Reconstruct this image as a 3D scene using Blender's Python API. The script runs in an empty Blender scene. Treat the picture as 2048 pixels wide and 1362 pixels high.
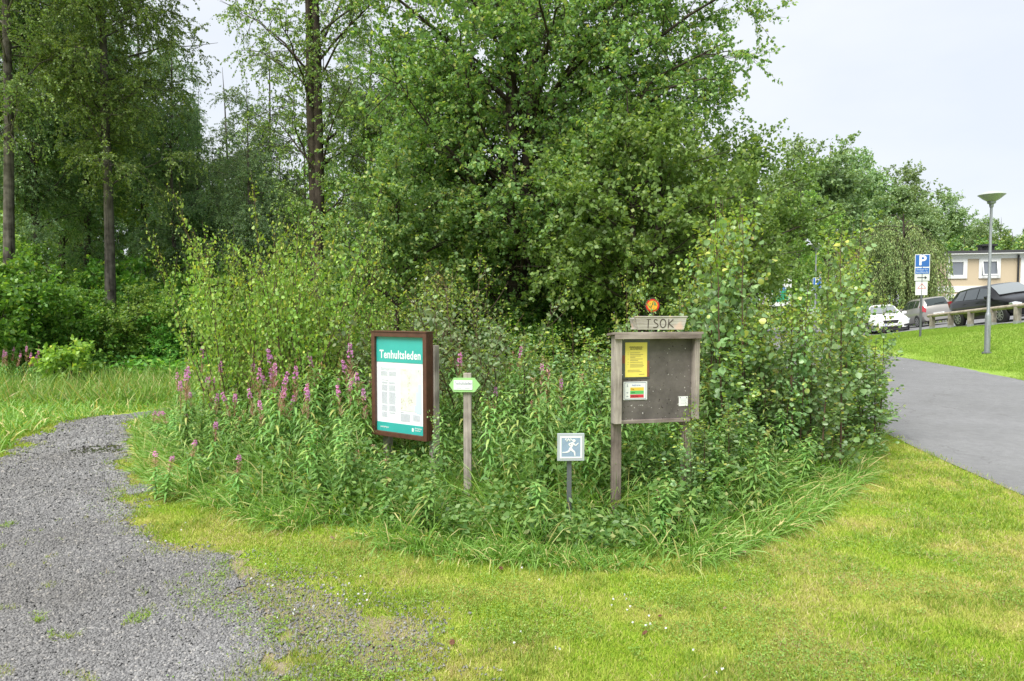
import bpy, bmesh, math, random
import numpy as np
from mathutils import Vector, Matrix
R = math.radians
rnd = random.Random(7)
scn = bpy.context.scene
COL = scn.collection

# ------------------------------------------------------------------ camera, sky, sun, exposure
F = 1365.3; EYE = 1.70; PITCH = math.atan(59/F)
cam = bpy.data.cameras.new('camera'); cam.lens = 24; cam.sensor_width = 36
cam.clip_start = 0.05; cam.clip_end = 1000
co = bpy.data.objects.new('camera', cam); COL.objects.link(co)
co.location = (0, 0, EYE); co.rotation_euler = (math.pi/2-PITCH, 0, 0)
scn.camera = co

SUN_EL, SUN_AZ = 58, 215          # azimuth of the sun, degrees clockwise from +Y
w = bpy.data.worlds.new('World'); scn.world = w; w.use_nodes = True
nt = w.node_tree; nt.nodes.clear()
out = nt.nodes.new('ShaderNodeOutputWorld'); bg = nt.nodes.new('ShaderNodeBackground')
sky = nt.nodes.new('ShaderNodeTexSky'); sky.sky_type = 'NISHITA'; sky.sun_disc = False
sky.sun_elevation = R(SUN_EL); sky.sun_rotation = R(SUN_AZ); sky.air_density = 1.0; sky.dust_density = 2.0
tc = nt.nodes.new('ShaderNodeTexCoord'); mp = nt.nodes.new('ShaderNodeMapping'); mp.inputs['Scale'].default_value = (1.0, 1.0, 2.6)
nz = nt.nodes.new('ShaderNodeTexNoise'); nz.inputs['Scale'].default_value = 2.3; nz.inputs['Detail'].default_value = 5; nz.inputs['Roughness'].default_value = .5
cr = nt.nodes.new('ShaderNodeValToRGB'); cr.color_ramp.elements[0].position = .34; cr.color_ramp.elements[1].position = .62
cr.color_ramp.elements[0].color = (6.7, 7.15, 7.9, 1); cr.color_ramp.elements[1].color = (7.5, 7.8, 8.15, 1)
mx = nt.nodes.new('ShaderNodeMix'); mx.data_type = 'RGBA'; mx.inputs[0].default_value = .88
nt.links.new(tc.outputs['Generated'], mp.inputs[0]); nt.links.new(mp.outputs[0], nz.inputs['Vector'])
nt.links.new(nz.outputs[0], cr.inputs[0])
nt.links.new(sky.outputs[0], mx.inputs[6]); nt.links.new(cr.outputs[0], mx.inputs[7])
nt.links.new(mx.outputs[2], bg.inputs[0]); bg.inputs[1].default_value = .055
nt.links.new(bg.outputs[0], out.inputs[0])

sl = bpy.data.lights.new('sun', 'SUN'); sl.energy = 2.8; sl.angle = R(35); sl.color = (1, .965, .9)
so = bpy.data.objects.new('sun', sl); COL.objects.link(so)
sdir = Vector((math.sin(R(SUN_AZ))*math.cos(R(SUN_EL)), math.cos(R(SUN_AZ))*math.cos(R(SUN_EL)), math.sin(R(SUN_EL))))
so.rotation_euler = sdir.to_track_quat('Z', 'Y').to_euler(); so.location = (0, 0, 30)
scn.view_settings.view_transform = 'Standard'; scn.view_settings.look = 'None'
scn.view_settings.exposure = 1.3; scn.view_settings.gamma = 1
scn.cycles.max_bounces = 7; scn.cycles.diffuse_bounces = 4; scn.cycles.transmission_bounces = 4
scn.cycles.glossy_bounces = 2; scn.cycles.transparent_max_bounces = 4
scn.cycles.use_denoising = True
scn.cycles.caustics_reflective = False; scn.cycles.caustics_refractive = False

# ------------------------------------------------------------------ geometry of the place
def P(px, py, d):
    """the point seen at photograph pixel (px,py), d metres ahead"""
    xc = (px-1024)/F; yc = (681-py)/F
    Y = math.cos(PITCH)+yc*math.sin(PITCH); Z = -math.sin(PITCH)+yc*math.cos(PITCH)
    return Vector((xc/Y*d, d, EYE+Z/Y*d))
EY = np.array([-20, 3, 8, 12, 15.4, 17.2, 21.6, 26, 30, 36, 60, 200.])
EX = np.array([8.8, 9.4, 10.2, 10.9, 11.5, 11.9, 12.1, 12.6, 13.2, 14, 16, 30.])      # right edge of the road
LY = np.array([-20, 3, 6.3, 8.2, 9.5, 14, 20, 30, 45, 60, 200.])
LX = np.array([3.6, 4.4, 4.72, 4.98, 5.15, 5.5, 5.8, 5.6, 5.0, 5, 12.])                # left edge
def sstep(a, b, x): t = np.clip((x-a)/(b-a), 0, 1); return t*t*(3-2*t)
def zroad(y): return np.minimum(.02*np.maximum(0, y-8), .56)
def H(x, y):
    x = np.asarray(x, float); y = np.asarray(y, float)
    zr = zroad(y)
    xe = np.interp(y, EY, EX)
    bank = zr+.27*np.maximum(0, x-xe)+.05*sstep(0, .5, x-xe)
    plane = np.minimum(.80+.137*x-.081*y, 1.75)
    right = np.maximum(zr, np.minimum(bank, plane))
    left = -.03*np.clip(y-12, 0, 18)
    k = sstep(2.5, 5.5, x)
    return left*(1-k)+right*k
def Hz(x, y): return float(H(x, y))
def G(px, py):
    lo, hi = 1.5, 200.
    for d in np.arange(2, 120, .1):
        p = P(px, py, d)
        if p.z <= Hz(p.x, p.y): return p
    return P(px, py, 60)

# ------------------------------------------------------------------ helpers
def tag(o, label=None, cat=None, group=None, kind=None):
    if label: o['label'] = label
    if cat: o['category'] = cat
    if group: o['group'] = group
    if kind: o['kind'] = kind
    return o
def thing(name, label, cat, loc=(0, 0, 0), rz=0, group=None):
    o = bpy.data.objects.new(name, None); COL.objects.link(o); o.empty_display_size = .1
    o.location = loc; o.rotation_euler = (0, 0, rz)
    return tag(o, label, cat, group)
def copy_tree(o, parent=None):
    c = o.copy(); COL.objects.link(c)
    if parent is not None: c.parent = parent
    for ch in KIDS.get(o.name, []): copy_tree(ch, c)
    return c
KIDS = {}
def link(name, me, parent=None):
    o = bpy.data.objects.new(name, me); COL.objects.link(o)
    if parent is not None:
        o.parent = parent; KIDS.setdefault(parent.name, []).append(o)
    return o
def mesh_np(name, V, faces, mats, midx=None, smooth=False):
    """V (n,3); faces: list of (m,k) integer arrays; midx: list of ints or arrays, one per faces array"""
    V = np.ascontiguousarray(V, np.float32).reshape(-1, 3)
    me = bpy.data.meshes.new(name)
    me.vertices.add(len(V)); me.vertices.foreach_set('co', V.ravel())
    ls = np.concatenate([np.full(len(f), f.shape[1]) for f in faces]).astype(np.int32)
    lv = np.concatenate([f.ravel() for f in faces]).astype(np.int32)
    me.loops.add(len(lv)); me.loops.foreach_set('vertex_index', lv)
    me.polygons.add(len(ls))
    st = np.zeros(len(ls), np.int32); st[1:] = np.cumsum(ls)[:-1]
    me.polygons.foreach_set('loop_start', st)
    try: me.polygons.foreach_set('loop_total', ls)
    except Exception: pass
    for m in (mats if isinstance(mats, (list, tuple)) else [mats]): me.materials.append(m)
    if midx is not None:
        mi = np.concatenate([np.full(len(f), i) if np.isscalar(i) else i for f, i in zip(faces, midx)]).astype(np.int32)
        me.polygons.foreach_set('material_index', mi)
    if smooth: me.polygons.foreach_set('use_smooth', np.ones(len(ls), bool))
    me.update(calc_edges=True)
    return me
def cat_parts(parts):
    """join [(V, [faces], [idx])...]"""
    Vs, Fs, Is, off = [], [], [], 0
    for V, fs, ii in parts:
        Vs.append(V); Fs += [f+off for f in fs]; Is += ii; off += len(V)
    return np.concatenate(Vs), Fs, Is
def nrm(a): return a/np.maximum(np.linalg.norm(a, axis=-1, keepdims=True), 1e-9)
def tubes(L, rad, k=6, idx=0):
    """L (B,n,3) polylines, rad (B,n)"""
    B, n, _ = L.shape
    T = np.gradient(L, axis=1); T = nrm(T)
    ref = np.where(np.abs(T[:, :1, 2:3]) > .8, np.array([1., .1, 0]), np.array([0, .1, 1.]))
    ref = np.repeat(ref, n, 1)
    A = nrm(np.cross(T, ref)); Bv = np.cross(T, A)
    th = np.arange(k)/k*2*np.pi
    V = L[:, :, None]+rad[:, :, None, None]*(np.cos(th)[None, None, :, None]*A[:, :, None]+np.sin(th)[None, None, :, None]*Bv[:, :, None])
    b = np.arange(B)[:, None, None]*n*k; i = np.arange(n-1)[None, :, None]*k; j = np.arange(k)[None, None]; j2 = (j+1) % k
    f = np.stack([b+i+j, b+i+j2, b+i+k+j2, b+i+k+j], -1).reshape(-1, 4)
    return V.reshape(-1, 3), [f], [idx]
def lerp_poly(L, s):
    """points on polylines; L (B,n,3), s (B,m) -> (B,m,3) and tangents"""
    n = L.shape[1]; t = np.clip(s, 0, .9999)*(n-1); i = t.astype(int); f = (t-i)[..., None]
    bi = np.arange(L.shape[0])[:, None]
    a = L[bi, i]; b = L[bi, i+1]
    return a*(1-f)+b*f, nrm(b-a)
def leaf_geo(P0, D, N, L, W, kind='quad', fold=.12, idx=0, bend=0.):
    """leaves from base points P0, along D, facing N"""
    n = len(P0); D = nrm(D); S = nrm(np.cross(D, N)); N = np.cross(S, D)
    L = np.broadcast_to(np.asarray(L, float), (n,))[:, None]; W = np.broadcast_to(np.asarray(W, float), (n,))[:, None]
    if kind == 'tri':
        V = np.stack([P0-S*W*.5, P0+S*W*.5, P0+D*L], 1)
        f = np.arange(n*3).reshape(n, 3)
        return V.reshape(-1, 3), [f], [idx]
    if kind == 'quad':
        V = np.stack([P0, P0+D*L*.45+S*W*.5+N*W*fold, P0+D*L, P0+D*L*.45-S*W*.5+N*W*fold], 1)
        return V.reshape(-1, 3), [np.arange(n*4).reshape(n, 4)], [idx]
    if kind == 'round':
        up = N*W*fold
        V = np.stack([P0, P0+D*L*.25+S*W*.46+up, P0+D*L*.68+S*W*.42+up, P0+D*L, P0+D*L*.68-S*W*.42+up, P0+D*L*.25-S*W*.46+up], 1)
        b = np.arange(n)[:, None]*6
        f = np.concatenate([b+np.array([0, 1, 2, 3]), b+np.array([0, 3, 4, 5])])
        return V.reshape(-1, 3), [f], [idx]
    if kind == 'blade':
        ts = [0, .33, .7, 1.]; ws = [.7, 1., .75, .08]
        bend = np.broadcast_to(np.asarray(bend, float), (n,))[:, None]
        rows = []
        for t, ww in zip(ts, ws):
            c = P0+D*L*t+np.array([0, 0, -1.])*L*bend*t*t
            rows += [c-S*W*.5*ww, c+S*W*.5*ww]
        V = np.stack(rows, 1); b = np.arange(n)[:, None]*8
        f = np.concatenate([b+np.array([0, 1, 3, 2])+2*i for i in range(3)])
        return V.reshape(-1, 3), [f], [idx]
def rv(rng, n, z=0.):
    v = nrm(rng.normal(size=(n, 3))); v[:, 2] += z; return nrm(v)

# solid helpers (each returns nothing, adds to a bmesh)
def bm_box(bm, c, s, rot=None, bev=0.0):
    r = bmesh.ops.create_cube(bm, size=1)
    vs = r['verts']
    M = Matrix.Translation(Vector(c)) @ (rot.to_4x4() if rot else Matrix.Identity(4)) @ Matrix.Diagonal((*s, 1))
    bmesh.ops.transform(bm, matrix=M, verts=vs)
    if bev:
        es = list({e for v in vs for e in v.link_edges})
        bmesh.ops.bevel(bm, geom=es, offset=bev, segments=2, profile=.6, affect='EDGES')
def bm_cyl(bm, a, b, r1, r2=None, seg=16, caps=True):
    a = Vector(a); b = Vector(b); r2 = r1 if r2 is None else r2
    d = b-a; M = Matrix.Translation((a+b)/2) @ d.to_track_quat('Z', 'Y').to_matrix().to_4x4()
    bmesh.ops.create_cone(bm, cap_ends=caps, segments=seg, radius1=r1, radius2=r2, depth=d.length, matrix=M)
def bm_prism(bm, pts, y0, y1):
    """outline in x,z extruded between y0 (front) and y1"""
    a = [bm.verts.new((x, y0, z)) for x, z in pts]; b = [bm.verts.new((x, y1, z)) for x, z in pts]
    bm.faces.new(a); bm.faces.new(b[::-1])
    for i in range(len(pts)):
        j = (i+1) % len(pts); bm.faces.new((a[j], a[i], b[i], b[j]))
def bm_lathe(bm, prof, seg=24, c=(0, 0, 0)):
    rings = []
    for r, z in prof:
        if r < 1e-5: rings.append([bm.verts.new((c[0], c[1], c[2]+z))])
        else: rings.append([bm.verts.new((c[0]+r*math.cos(t*2*math.pi/seg), c[1]+r*math.sin(t*2*math.pi/seg), c[2]+z)) for t in range(seg)])
    for A, B in zip(rings, rings[1:]):
        for i in range(seg):
            j = (i+1) % seg
            f = [A[i % len(A)], A[j % len(A)], B[j % len(B)], B[i % len(B)]]
            u = []
            for v in f:
                if v not in u: u.append(v)
            if len(u) > 2:
                try: bm.faces.new(u)
                except ValueError: pass
def part(name, fn, mat, parent=None, smooth=False):
    bm = bmesh.new(); fn(bm)
    bmesh.ops.recalc_face_normals(bm, faces=bm.faces)
    me = bpy.data.meshes.new(name); bm.to_mesh(me); bm.free(); me.materials.append(mat)
    if smooth:
        for p in me.polygons: p.use_smooth = True
        try: me.set_sharp_from_angle(angle=R(35))
        except Exception: pass
    return link(name, me, parent)
def box_part(name, c, s, mat, parent=None, bev=.003, rot=None):
    return part(name, lambda bm: bm_box(bm, c, s, rot, bev), mat, parent)
def text_part(name, body, size, loc, mat, parent, align='CENTER', ext=.0008, sx=1., bold=0., rot=None):
    cu = bpy.data.curves.new(name, 'FONT'); cu.body = body; cu.size = size; cu.align_x = align; cu.align_y = 'CENTER'
    cu.extrude = ext; cu.space_character = 1.07 if bold else 1.; cu.offset = bold; cu.resolution_u = 3
    t = bpy.data.objects.new(name, cu); COL.objects.link(t)
    dg = bpy.context.evaluated_depsgraph_get(); dg.update()
    me = bpy.data.meshes.new_from_object(t.evaluated_get(dg)); me.name = name
    bpy.data.objects.remove(t); me.materials.clear(); me.materials.append(mat)
    me.transform(Matrix.Translation(Vector(loc)) @ Matrix.Rotation(R(90), 4, 'X') @ Matrix.Diagonal((sx, 1, 1, 1)))
    return link(name, me, parent)
def rects(name, rs, y, mat, parent, th=.0008):
    """thin printed patches: rs = (x0,x1,z0,z1)"""
    def fn(bm):
        for x0, x1, z0, z1 in rs: bm_box(bm, ((x0+x1)/2, y, (z0+z1)/2), (x1-x0, th, z1-z0))
    return part(name, fn, mat, parent)

# ------------------------------------------------------------------ materials
def new_mat(name):
    m = bpy.data.materials.new(name); m.use_nodes = True
    n = m.node_tree; b = n.nodes['Principled BSDF']; o = n.nodes['Material Output']
    return m, n, b, o
def c4(c): return (*c, 1)
def plain(name, col, rough=.6, metal=0., var=.12, scale=6., bump=.0, spec=.5):
    m, n, b, o = new_mat(name)
    b.inputs['Roughness'].default_value = rough; b.inputs['Metallic'].default_value = metal
    b.inputs['Specular IOR Level'].default_value = spec
    t = n.nodes.new('ShaderNodeTexCoord'); z = n.nodes.new('ShaderNodeTexNoise'); z.inputs['Scale'].default_value = scale
    z.inputs['Detail'].default_value = 6; z.inputs['Roughness'].default_value = .65
    r = n.nodes.new('ShaderNodeValToRGB'); r.color_ramp.elements[0].position = .3; r.color_ramp.elements[1].position = .72
    r.color_ramp.elements[0].color = c4([c*(1-var) for c in col]); r.color_ramp.elements[1].color = c4([min(1, c*(1+var)) for c in col])
    n.links.new(t.outputs['Object'], z.inputs['Vector']); n.links.new(z.outputs[0], r.inputs[0]); n.links.new(r.outputs[0], b.inputs['Base Color'])
    if bump:
        bp = n.nodes.new('ShaderNodeBump'); bp.inputs['Strength'].default_value = bump; bp.inputs['Distance'].default_value = .01
        n.links.new(z.outputs[0], bp.inputs['Height']); n.links.new(bp.outputs[0], b.inputs['Normal'])
    return m
def leafmat(name, cols, trans=.35, rough=.45, spec=.35, tcol=None, objvar=.06):
    """cols: list of (position, colour) picked per leaf"""
    m, n, b, o = new_mat(name)
    g = n.nodes.new('ShaderNodeNewGeometry'); r = n.nodes.new('ShaderNodeValToRGB')
    el = r.color_ramp.elements
    while len(el) < len(cols): el.new(.5)
    for e, (p, c) in zip(el, cols): e.position = p; e.color = c4(c)
    n.links.new(g.outputs['Random Per Island'], r.inputs[0])
    oi = n.nodes.new('ShaderNodeObjectInfo'); hv = n.nodes.new('ShaderNodeHueSaturation')
    mr = n.nodes.new('ShaderNodeMapRange'); mr.inputs[3].default_value = 1-objvar*3; mr.inputs[4].default_value = 1+objvar*3
    mh = n.nodes.new('ShaderNodeMapRange'); mh.inputs[3].default_value = .5-objvar*.25; mh.inputs[4].default_value = .5+objvar*.2
    n.links.new(oi.outputs['Random'], mr.inputs[0]); n.links.new(oi.outputs['Random'], mh.inputs[0])
    n.links.new(mr.outputs[0], hv.inputs['Value']); n.links.new(mh.outputs[0], hv.inputs['Hue']); n.links.new(r.outputs[0], hv.inputs['Color'])
    n.links.new(hv.outputs[0], b.inputs['Base Color'])
    b.inputs['Roughness'].default_value = rough; b.inputs['Specular IOR Level'].default_value = spec
    tr = n.nodes.new('ShaderNodeBsdfTranslucent'); mm = n.nodes.new('ShaderNodeMix'); mm.data_type = 'RGBA'; mm.blend_type = 'MULTIPLY'
    mm.inputs[0].default_value = 1; mm.inputs[7].default_value = c4(tcol or (1.5, 1.45, .6))
    n.links.new(hv.outputs[0], mm.inputs[6]); n.links.new(mm.outputs[2], tr.inputs[0])
    ms = n.nodes.new('ShaderNodeMixShader'); ms.inputs[0].default_value = trans
    n.links.new(b.outputs[0], ms.inputs[1]); n.links.new(tr.outputs[0], ms.inputs[2]); n.links.new(ms.outputs[0], o.inputs[0])
    return m
def wood(name, dark, light, scale=1., rough=.85, axis='Z'):
    m, n, b, o = new_mat(name); b.inputs['Roughness'].default_value = rough; b.inputs['Specular IOR Level'].default_value = .2
    t = n.nodes.new('ShaderNodeTexCoord'); mp = n.nodes.new('ShaderNodeMapping')
    sc = {'Z': (60, 60, 3), 'X': (3, 60, 60)}[axis]; mp.inputs['Scale'].default_value = [s*scale for s in sc]
    z = n.nodes.new('ShaderNodeTexNoise'); z.inputs['Scale'].default_value = 1; z.inputs['Detail'].default_value = 7; z.inputs['Roughness'].default_value = .7
    z2 = n.nodes.new('ShaderNodeTexNoise'); z2.inputs['Scale'].default_value = 5; z2.inputs['Detail'].default_value = 5
    mt = n.nodes.new('ShaderNodeMath'); mt.operation = 'ADD'; m2 = n.nodes.new('ShaderNodeMath'); m2.operation = 'MULTIPLY'; m2.inputs[1].default_value = .5
    r = n.nodes.new('ShaderNodeValToRGB'); r.color_ramp.elements[0].position = .38; r.color_ramp.elements[1].position = .62
    r.color_ramp.elements[0].color = c4(dark); r.color_ramp.elements[1].color = c4(light)
    n.links.new(t.outputs['Object'], mp.inputs[0]); n.links.new(mp.outputs[0], z.inputs['Vector']); n.links.new(t.outputs['Object'], z2.inputs['Vector'])
    n.links.new(z.outputs[0], mt.inputs[0]); n.links.new(z2.outputs[0], mt.inputs[1]); n.links.new(mt.outputs[0], m2.inputs[0])
    n.links.new(m2.outputs[0], r.inputs[0]); n.links.new(r.outputs[0], b.inputs['Base Color'])
    bp = n.nodes.new('ShaderNodeBump'); bp.inputs['Strength'].default_value = .35; bp.inputs['Distance'].default_value = .004
    n.links.new(z.outputs[0], bp.inputs['Height']); n.links.new(bp.outputs[0], b.inputs['Normal'])
    return m
def glass_mat(name, col=(.03, .035, .04), rough=.04):
    m, n, b, o = new_mat(name); b.inputs['Base Color'].default_value = c4(col); b.inputs['Roughness'].default_value = rough
    b.inputs['Specular IOR Level'].default_value = .9; b.inputs['Coat Weight'].default_value = .6; b.inputs['Coat Roughness'].default_value = .03
    return m
def car_paint(name, col, metal=0., rough=.3):
    m = plain(name, col, rough, metal, .02, 3); b = m.node_tree.nodes['Principled BSDF']
    b.inputs['Coat Weight'].default_value = .55; b.inputs['Coat Roughness'].default_value = .04; b.inputs['Specular IOR Level'].default_value = .15; return m

M = {}
M['bark'] = wood('grey_brown_bark', (.018, .013, .010), (.085, .068, .055), .35)
M['birch'] = wood('birch_bark', (.022, .018, .015), (.15, .135, .12), .25)
M['twig'] = plain('reddish_twig', (.09, .05, .032), .7, var=.4, scale=8)
M['stem'] = leafmat('green_stem', [(0, (.10, .14, .04)), (1, (.17, .11, .05))], .1)
M['leaf_main'] = leafmat('broad_tree_leaf', [(0, (0.101, 0.190, 0.062)), (.5, (0.168, 0.289, 0.097)), (.85, (0.272, 0.398, 0.137)), (1, (0.428, 0.447, 0.152))], .38)
M['leaf_front'] = leafmat('front_tree_leaf', [(0, (0.111, 0.213, 0.054)), (.5, (0.164, 0.294, 0.077)), (.85, (0.237, 0.401, 0.119)), (1, (0.341, 0.440, 0.135))], .38)
M['leaf_birch'] = leafmat('birch_leaf', [(0, (0.116, 0.203, 0.064)), (.6, (0.192, 0.299, 0.093)), (1, (0.318, 0.404, 0.133))], .35)
M['leaf_birch_blue'] = leafmat('grey_green_birch_leaf', [(0, (0.127, 0.224, 0.120)), (.6, (0.212, 0.330, 0.185)), (1, (0.339, 0.427, 0.238))], .35)
M['leaf_dark'] = leafmat('shrub_leaf', [(0, (0.077, 0.196, 0.039)), (.5, (0.126, 0.301, 0.052)), (.9, (0.214, 0.414, 0.074)), (1, (0.388, 0.508, 0.107))], .35)
M['leaf_far'] = leafmat('haze_tinted_far_leaf', [(0, (0.152, 0.228, 0.106)), (.6, (0.203, 0.317, 0.147)), (1, (0.304, 0.404, 0.186))], .3)  # distance haze put into the leaf colour: paler and bluer
M['leaf_back'] = leafmat('back_forest_leaf', [(0, (0.113, 0.223, 0.053)), (.6, (0.190, 0.335, 0.074)), (1, (0.383, 0.512, 0.109))], .38)
M['leaf_weep'] = leafmat('weeping_birch_leaf', [(0, (0.172, 0.274, 0.101)), (.6, (0.268, 0.383, 0.135)), (1, (0.440, 0.529, 0.203))], .3)
M['leaf_aspen'] = leafmat('aspen_leaf', [(0, (0.143, 0.246, 0.109)), (.5, (0.202, 0.328, 0.139)), (.88, (0.287, 0.426, 0.177)), (1, (0.505, 0.508, 0.119))], .33, .38, .5)
M['leaf_aspen_tip'] = leafmat('young_aspen_leaf', [(0, (0.161, 0.287, 0.046)), (.6, (0.264, 0.380, 0.069)), (.9, (0.377, 0.437, 0.081)), (1, (0.358, 0.276, 0.115))], .4, .4)
M['leaf_green'] = leafmat('bright_sapling_leaf', [(0, (0.159, 0.293, 0.056)), (.5, (0.242, 0.395, 0.079)), (.9, (0.355, 0.516, 0.119)), (1, (0.578, 0.583, 0.099))], .38, .42)
M['leaf_willow'] = leafmat('grey_willow_leaf', [(0, (0.117, 0.188, 0.079)), (.6, (0.184, 0.268, 0.121)), (1, (0.288, 0.361, 0.168))], .3, .4, .5)
M['fw_leaf'] = leafmat('fireweed_leaf', [(0, (0.128, 0.273, 0.075)), (.55, (0.200, 0.374, 0.109)), (.9, (0.290, 0.475, 0.142)), (1, (0.544, 0.510, 0.173))], .36)
M['fw_yel'] = leafmat('yellow_green_bud', [(0, (.26, .28, .07)), (1, (.38, .30, .12))], .3)
M['fw_pod'] = leafmat('reddish_pod', [(0, (.36, .16, .13)), (1, (.52, .30, .26))], .2)
M['fw_pink'] = leafmat('pink_petal', [(0, (.64, .22, .52)), (.5, (.76, .36, .66)), (1, (.84, .52, .78))], .3, tcol=(1.2, .9, 1.2))
M['herb'] = leafmat('herb_leaf', [(0, (0.069, 0.167, 0.040)), (.5, (0.122, 0.250, 0.058)), (.9, (0.191, 0.333, 0.089)), (1, (0.311, 0.333, 0.119))], .3)
M['tallgrass'] = leafmat('tall_grass_blade', [(0, (0.116, 0.237, 0.041)), (.5, (0.199, 0.357, 0.074)), (.82, (0.282, 0.426, 0.116)), (.9, (0.497, 0.459, 0.199)), (1, (0.629, 0.528, 0.282))], .32)
M['steel'] = plain('galvanised_steel', (.30, .32, .34), .45, .5, .15, 20)
M['steel_dark'] = plain('dark_grey_metal', (.13, .14, .15), .5, .3, .1, 20)
M['oldwood'] = wood('weathered_grey_wood', (.17, .145, .13), (.44, .39, .35))
M['oldwood_dark'] = wood('weathered_brown_wood', (.09, .072, .062), (.29, .24, .21))
M['oldwood_x'] = wood('weathered_plank', (.12, .095, .085), (.36, .31, .28), axis='X')
M['brown'] = plain('brown_painted_frame', (.085, .034, .02), .5, 0, .3, 14, .2)
M['tuft'] = leafmat('dark_grass_tuft', [(0, (0.156, 0.288, 0.036)), (.7, (0.260, 0.408, 0.060)), (1, (0.442, 0.456, 0.108))], .3)
M['clover'] = leafmat('clover_leaf', [(0, (0.145, 0.297, 0.048)), (.7, (0.217, 0.405, 0.072)), (1, (0.348, 0.486, 0.108))], .3)
M['straw'] = leafmat('dry_straw', [(0, (.34, .27, .13)), (.6, (.50, .41, .22)), (1, (.62, .54, .34))], .2)
M['white'] = plain('white_paint', (.75, .76, .76), .5, 0, .04)
M['paper'] = plain('white_print', (.74, .76, .80), .3, 0, .03)
M['ink'] = plain('grey_ink', (.36, .38, .42), .5)
M['inklight'] = plain('pale_grey_ink', (.50, .53, .58), .5, var=.06)
M['black'] = plain('black_ink', (.025, .025, .03), .5)
M['teal'] = plain('teal_print', (.035, .36, .33), .3, 0, .08, 4)
M['yellow'] = plain('yellow_paper', (.80, .67, .13), .5, 0, .05, 8)
M['rubber'] = plain('tyre_rubber', (.02, .02, .02), .8)

# ------------------------------------------------------------------ ground, path, road
def flat(px, py):
    p = G(px, py); return (p.x, p.y)
def inpoly(x, y, poly):
    poly = np.asarray(poly); x = np.asarray(x); y = np.asarray(y); c = np.zeros(x.shape, bool)
    j = len(poly)-1
    for i in range(len(poly)):
        xi, yi = poly[i]; xj, yj = poly[j]
        cond = ((yi > y) != (yj > y)) & (x < (xj-xi)*(y-yi)/((yj-yi) or 1e-9)+xi)
        c ^= cond; j = i
    return c
def polydist(x, y, poly):
    """distance to the outline, positive inside"""
    poly = np.asarray(poly, float); d = np.full(np.shape(x), 1e9)
    for i in range(len(poly)):
        a = poly[i-1]; b = poly[i]; ab = b-a
        t = np.clip(((x-a[0])*ab[0]+(y-a[1])*ab[1])/max(ab@ab, 1e-9), 0, 1)
        d = np.minimum(d, np.hypot(x-a[0]-t*ab[0], y-a[1]-t*ab[1]))
    return np.where(inpoly(x, y, poly), d, -d)
PATH = [flat(*p) for p in [(300, 836), (250, 848), (236, 880), (228, 925), (240, 990), (290, 1060), (370, 1110), (430, 1160), (490, 1225), (530, 1290), (560, 1361)]]
PATH += [(-1.0, 2.6), (-.6, -8), (-9, -8), (-7.5, 3), (-5.6, 6)]
PATH += [flat(*p) for p in [(-10, 935), (60, 886), (130, 850), (200, 836), (260, 828), (340, 818)]]
BED = [flat(*p) for p in [(290, 880), (305, 955), (400, 1004), (530, 1046), (700, 1085), (900, 1118), (1150, 1134), (1400, 1122), (1600, 1046), (1715, 955), (1735, 885)]]
BED += [(4.9, 11), (4.2, 13.5), (0, 14.5), (-4, 14), (-6.2, 12.2)]
# smooth value noise for numpy placement
def vnoise(x, y, s, seed=0):
    x = np.asarray(x)/s; y = np.asarray(y)/s; xi = np.floor(x).astype(int); yi = np.floor(y).astype(int); fx = x-xi; fy = y-yi
    fx = fx*fx*(3-2*fx); fy = fy*fy*(3-2*fy)
    def h(a, b): v = np.sin(a*127.1+b*311.7+seed*74.7)*43758.5453; return v-np.floor(v)
    return (h(xi, yi)*(1-fx)+h(xi+1, yi)*fx)*(1-fy)+(h(xi, yi+1)*(1-fx)+h(xi+1, yi+1)*fx)*fy
def fnoise(x, y, s, seed=0): return .55*vnoise(x, y, s, seed)+.3*vnoise(x, y, s/2.3, seed+1)+.15*vnoise(x, y, s/5, seed+2)

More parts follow.
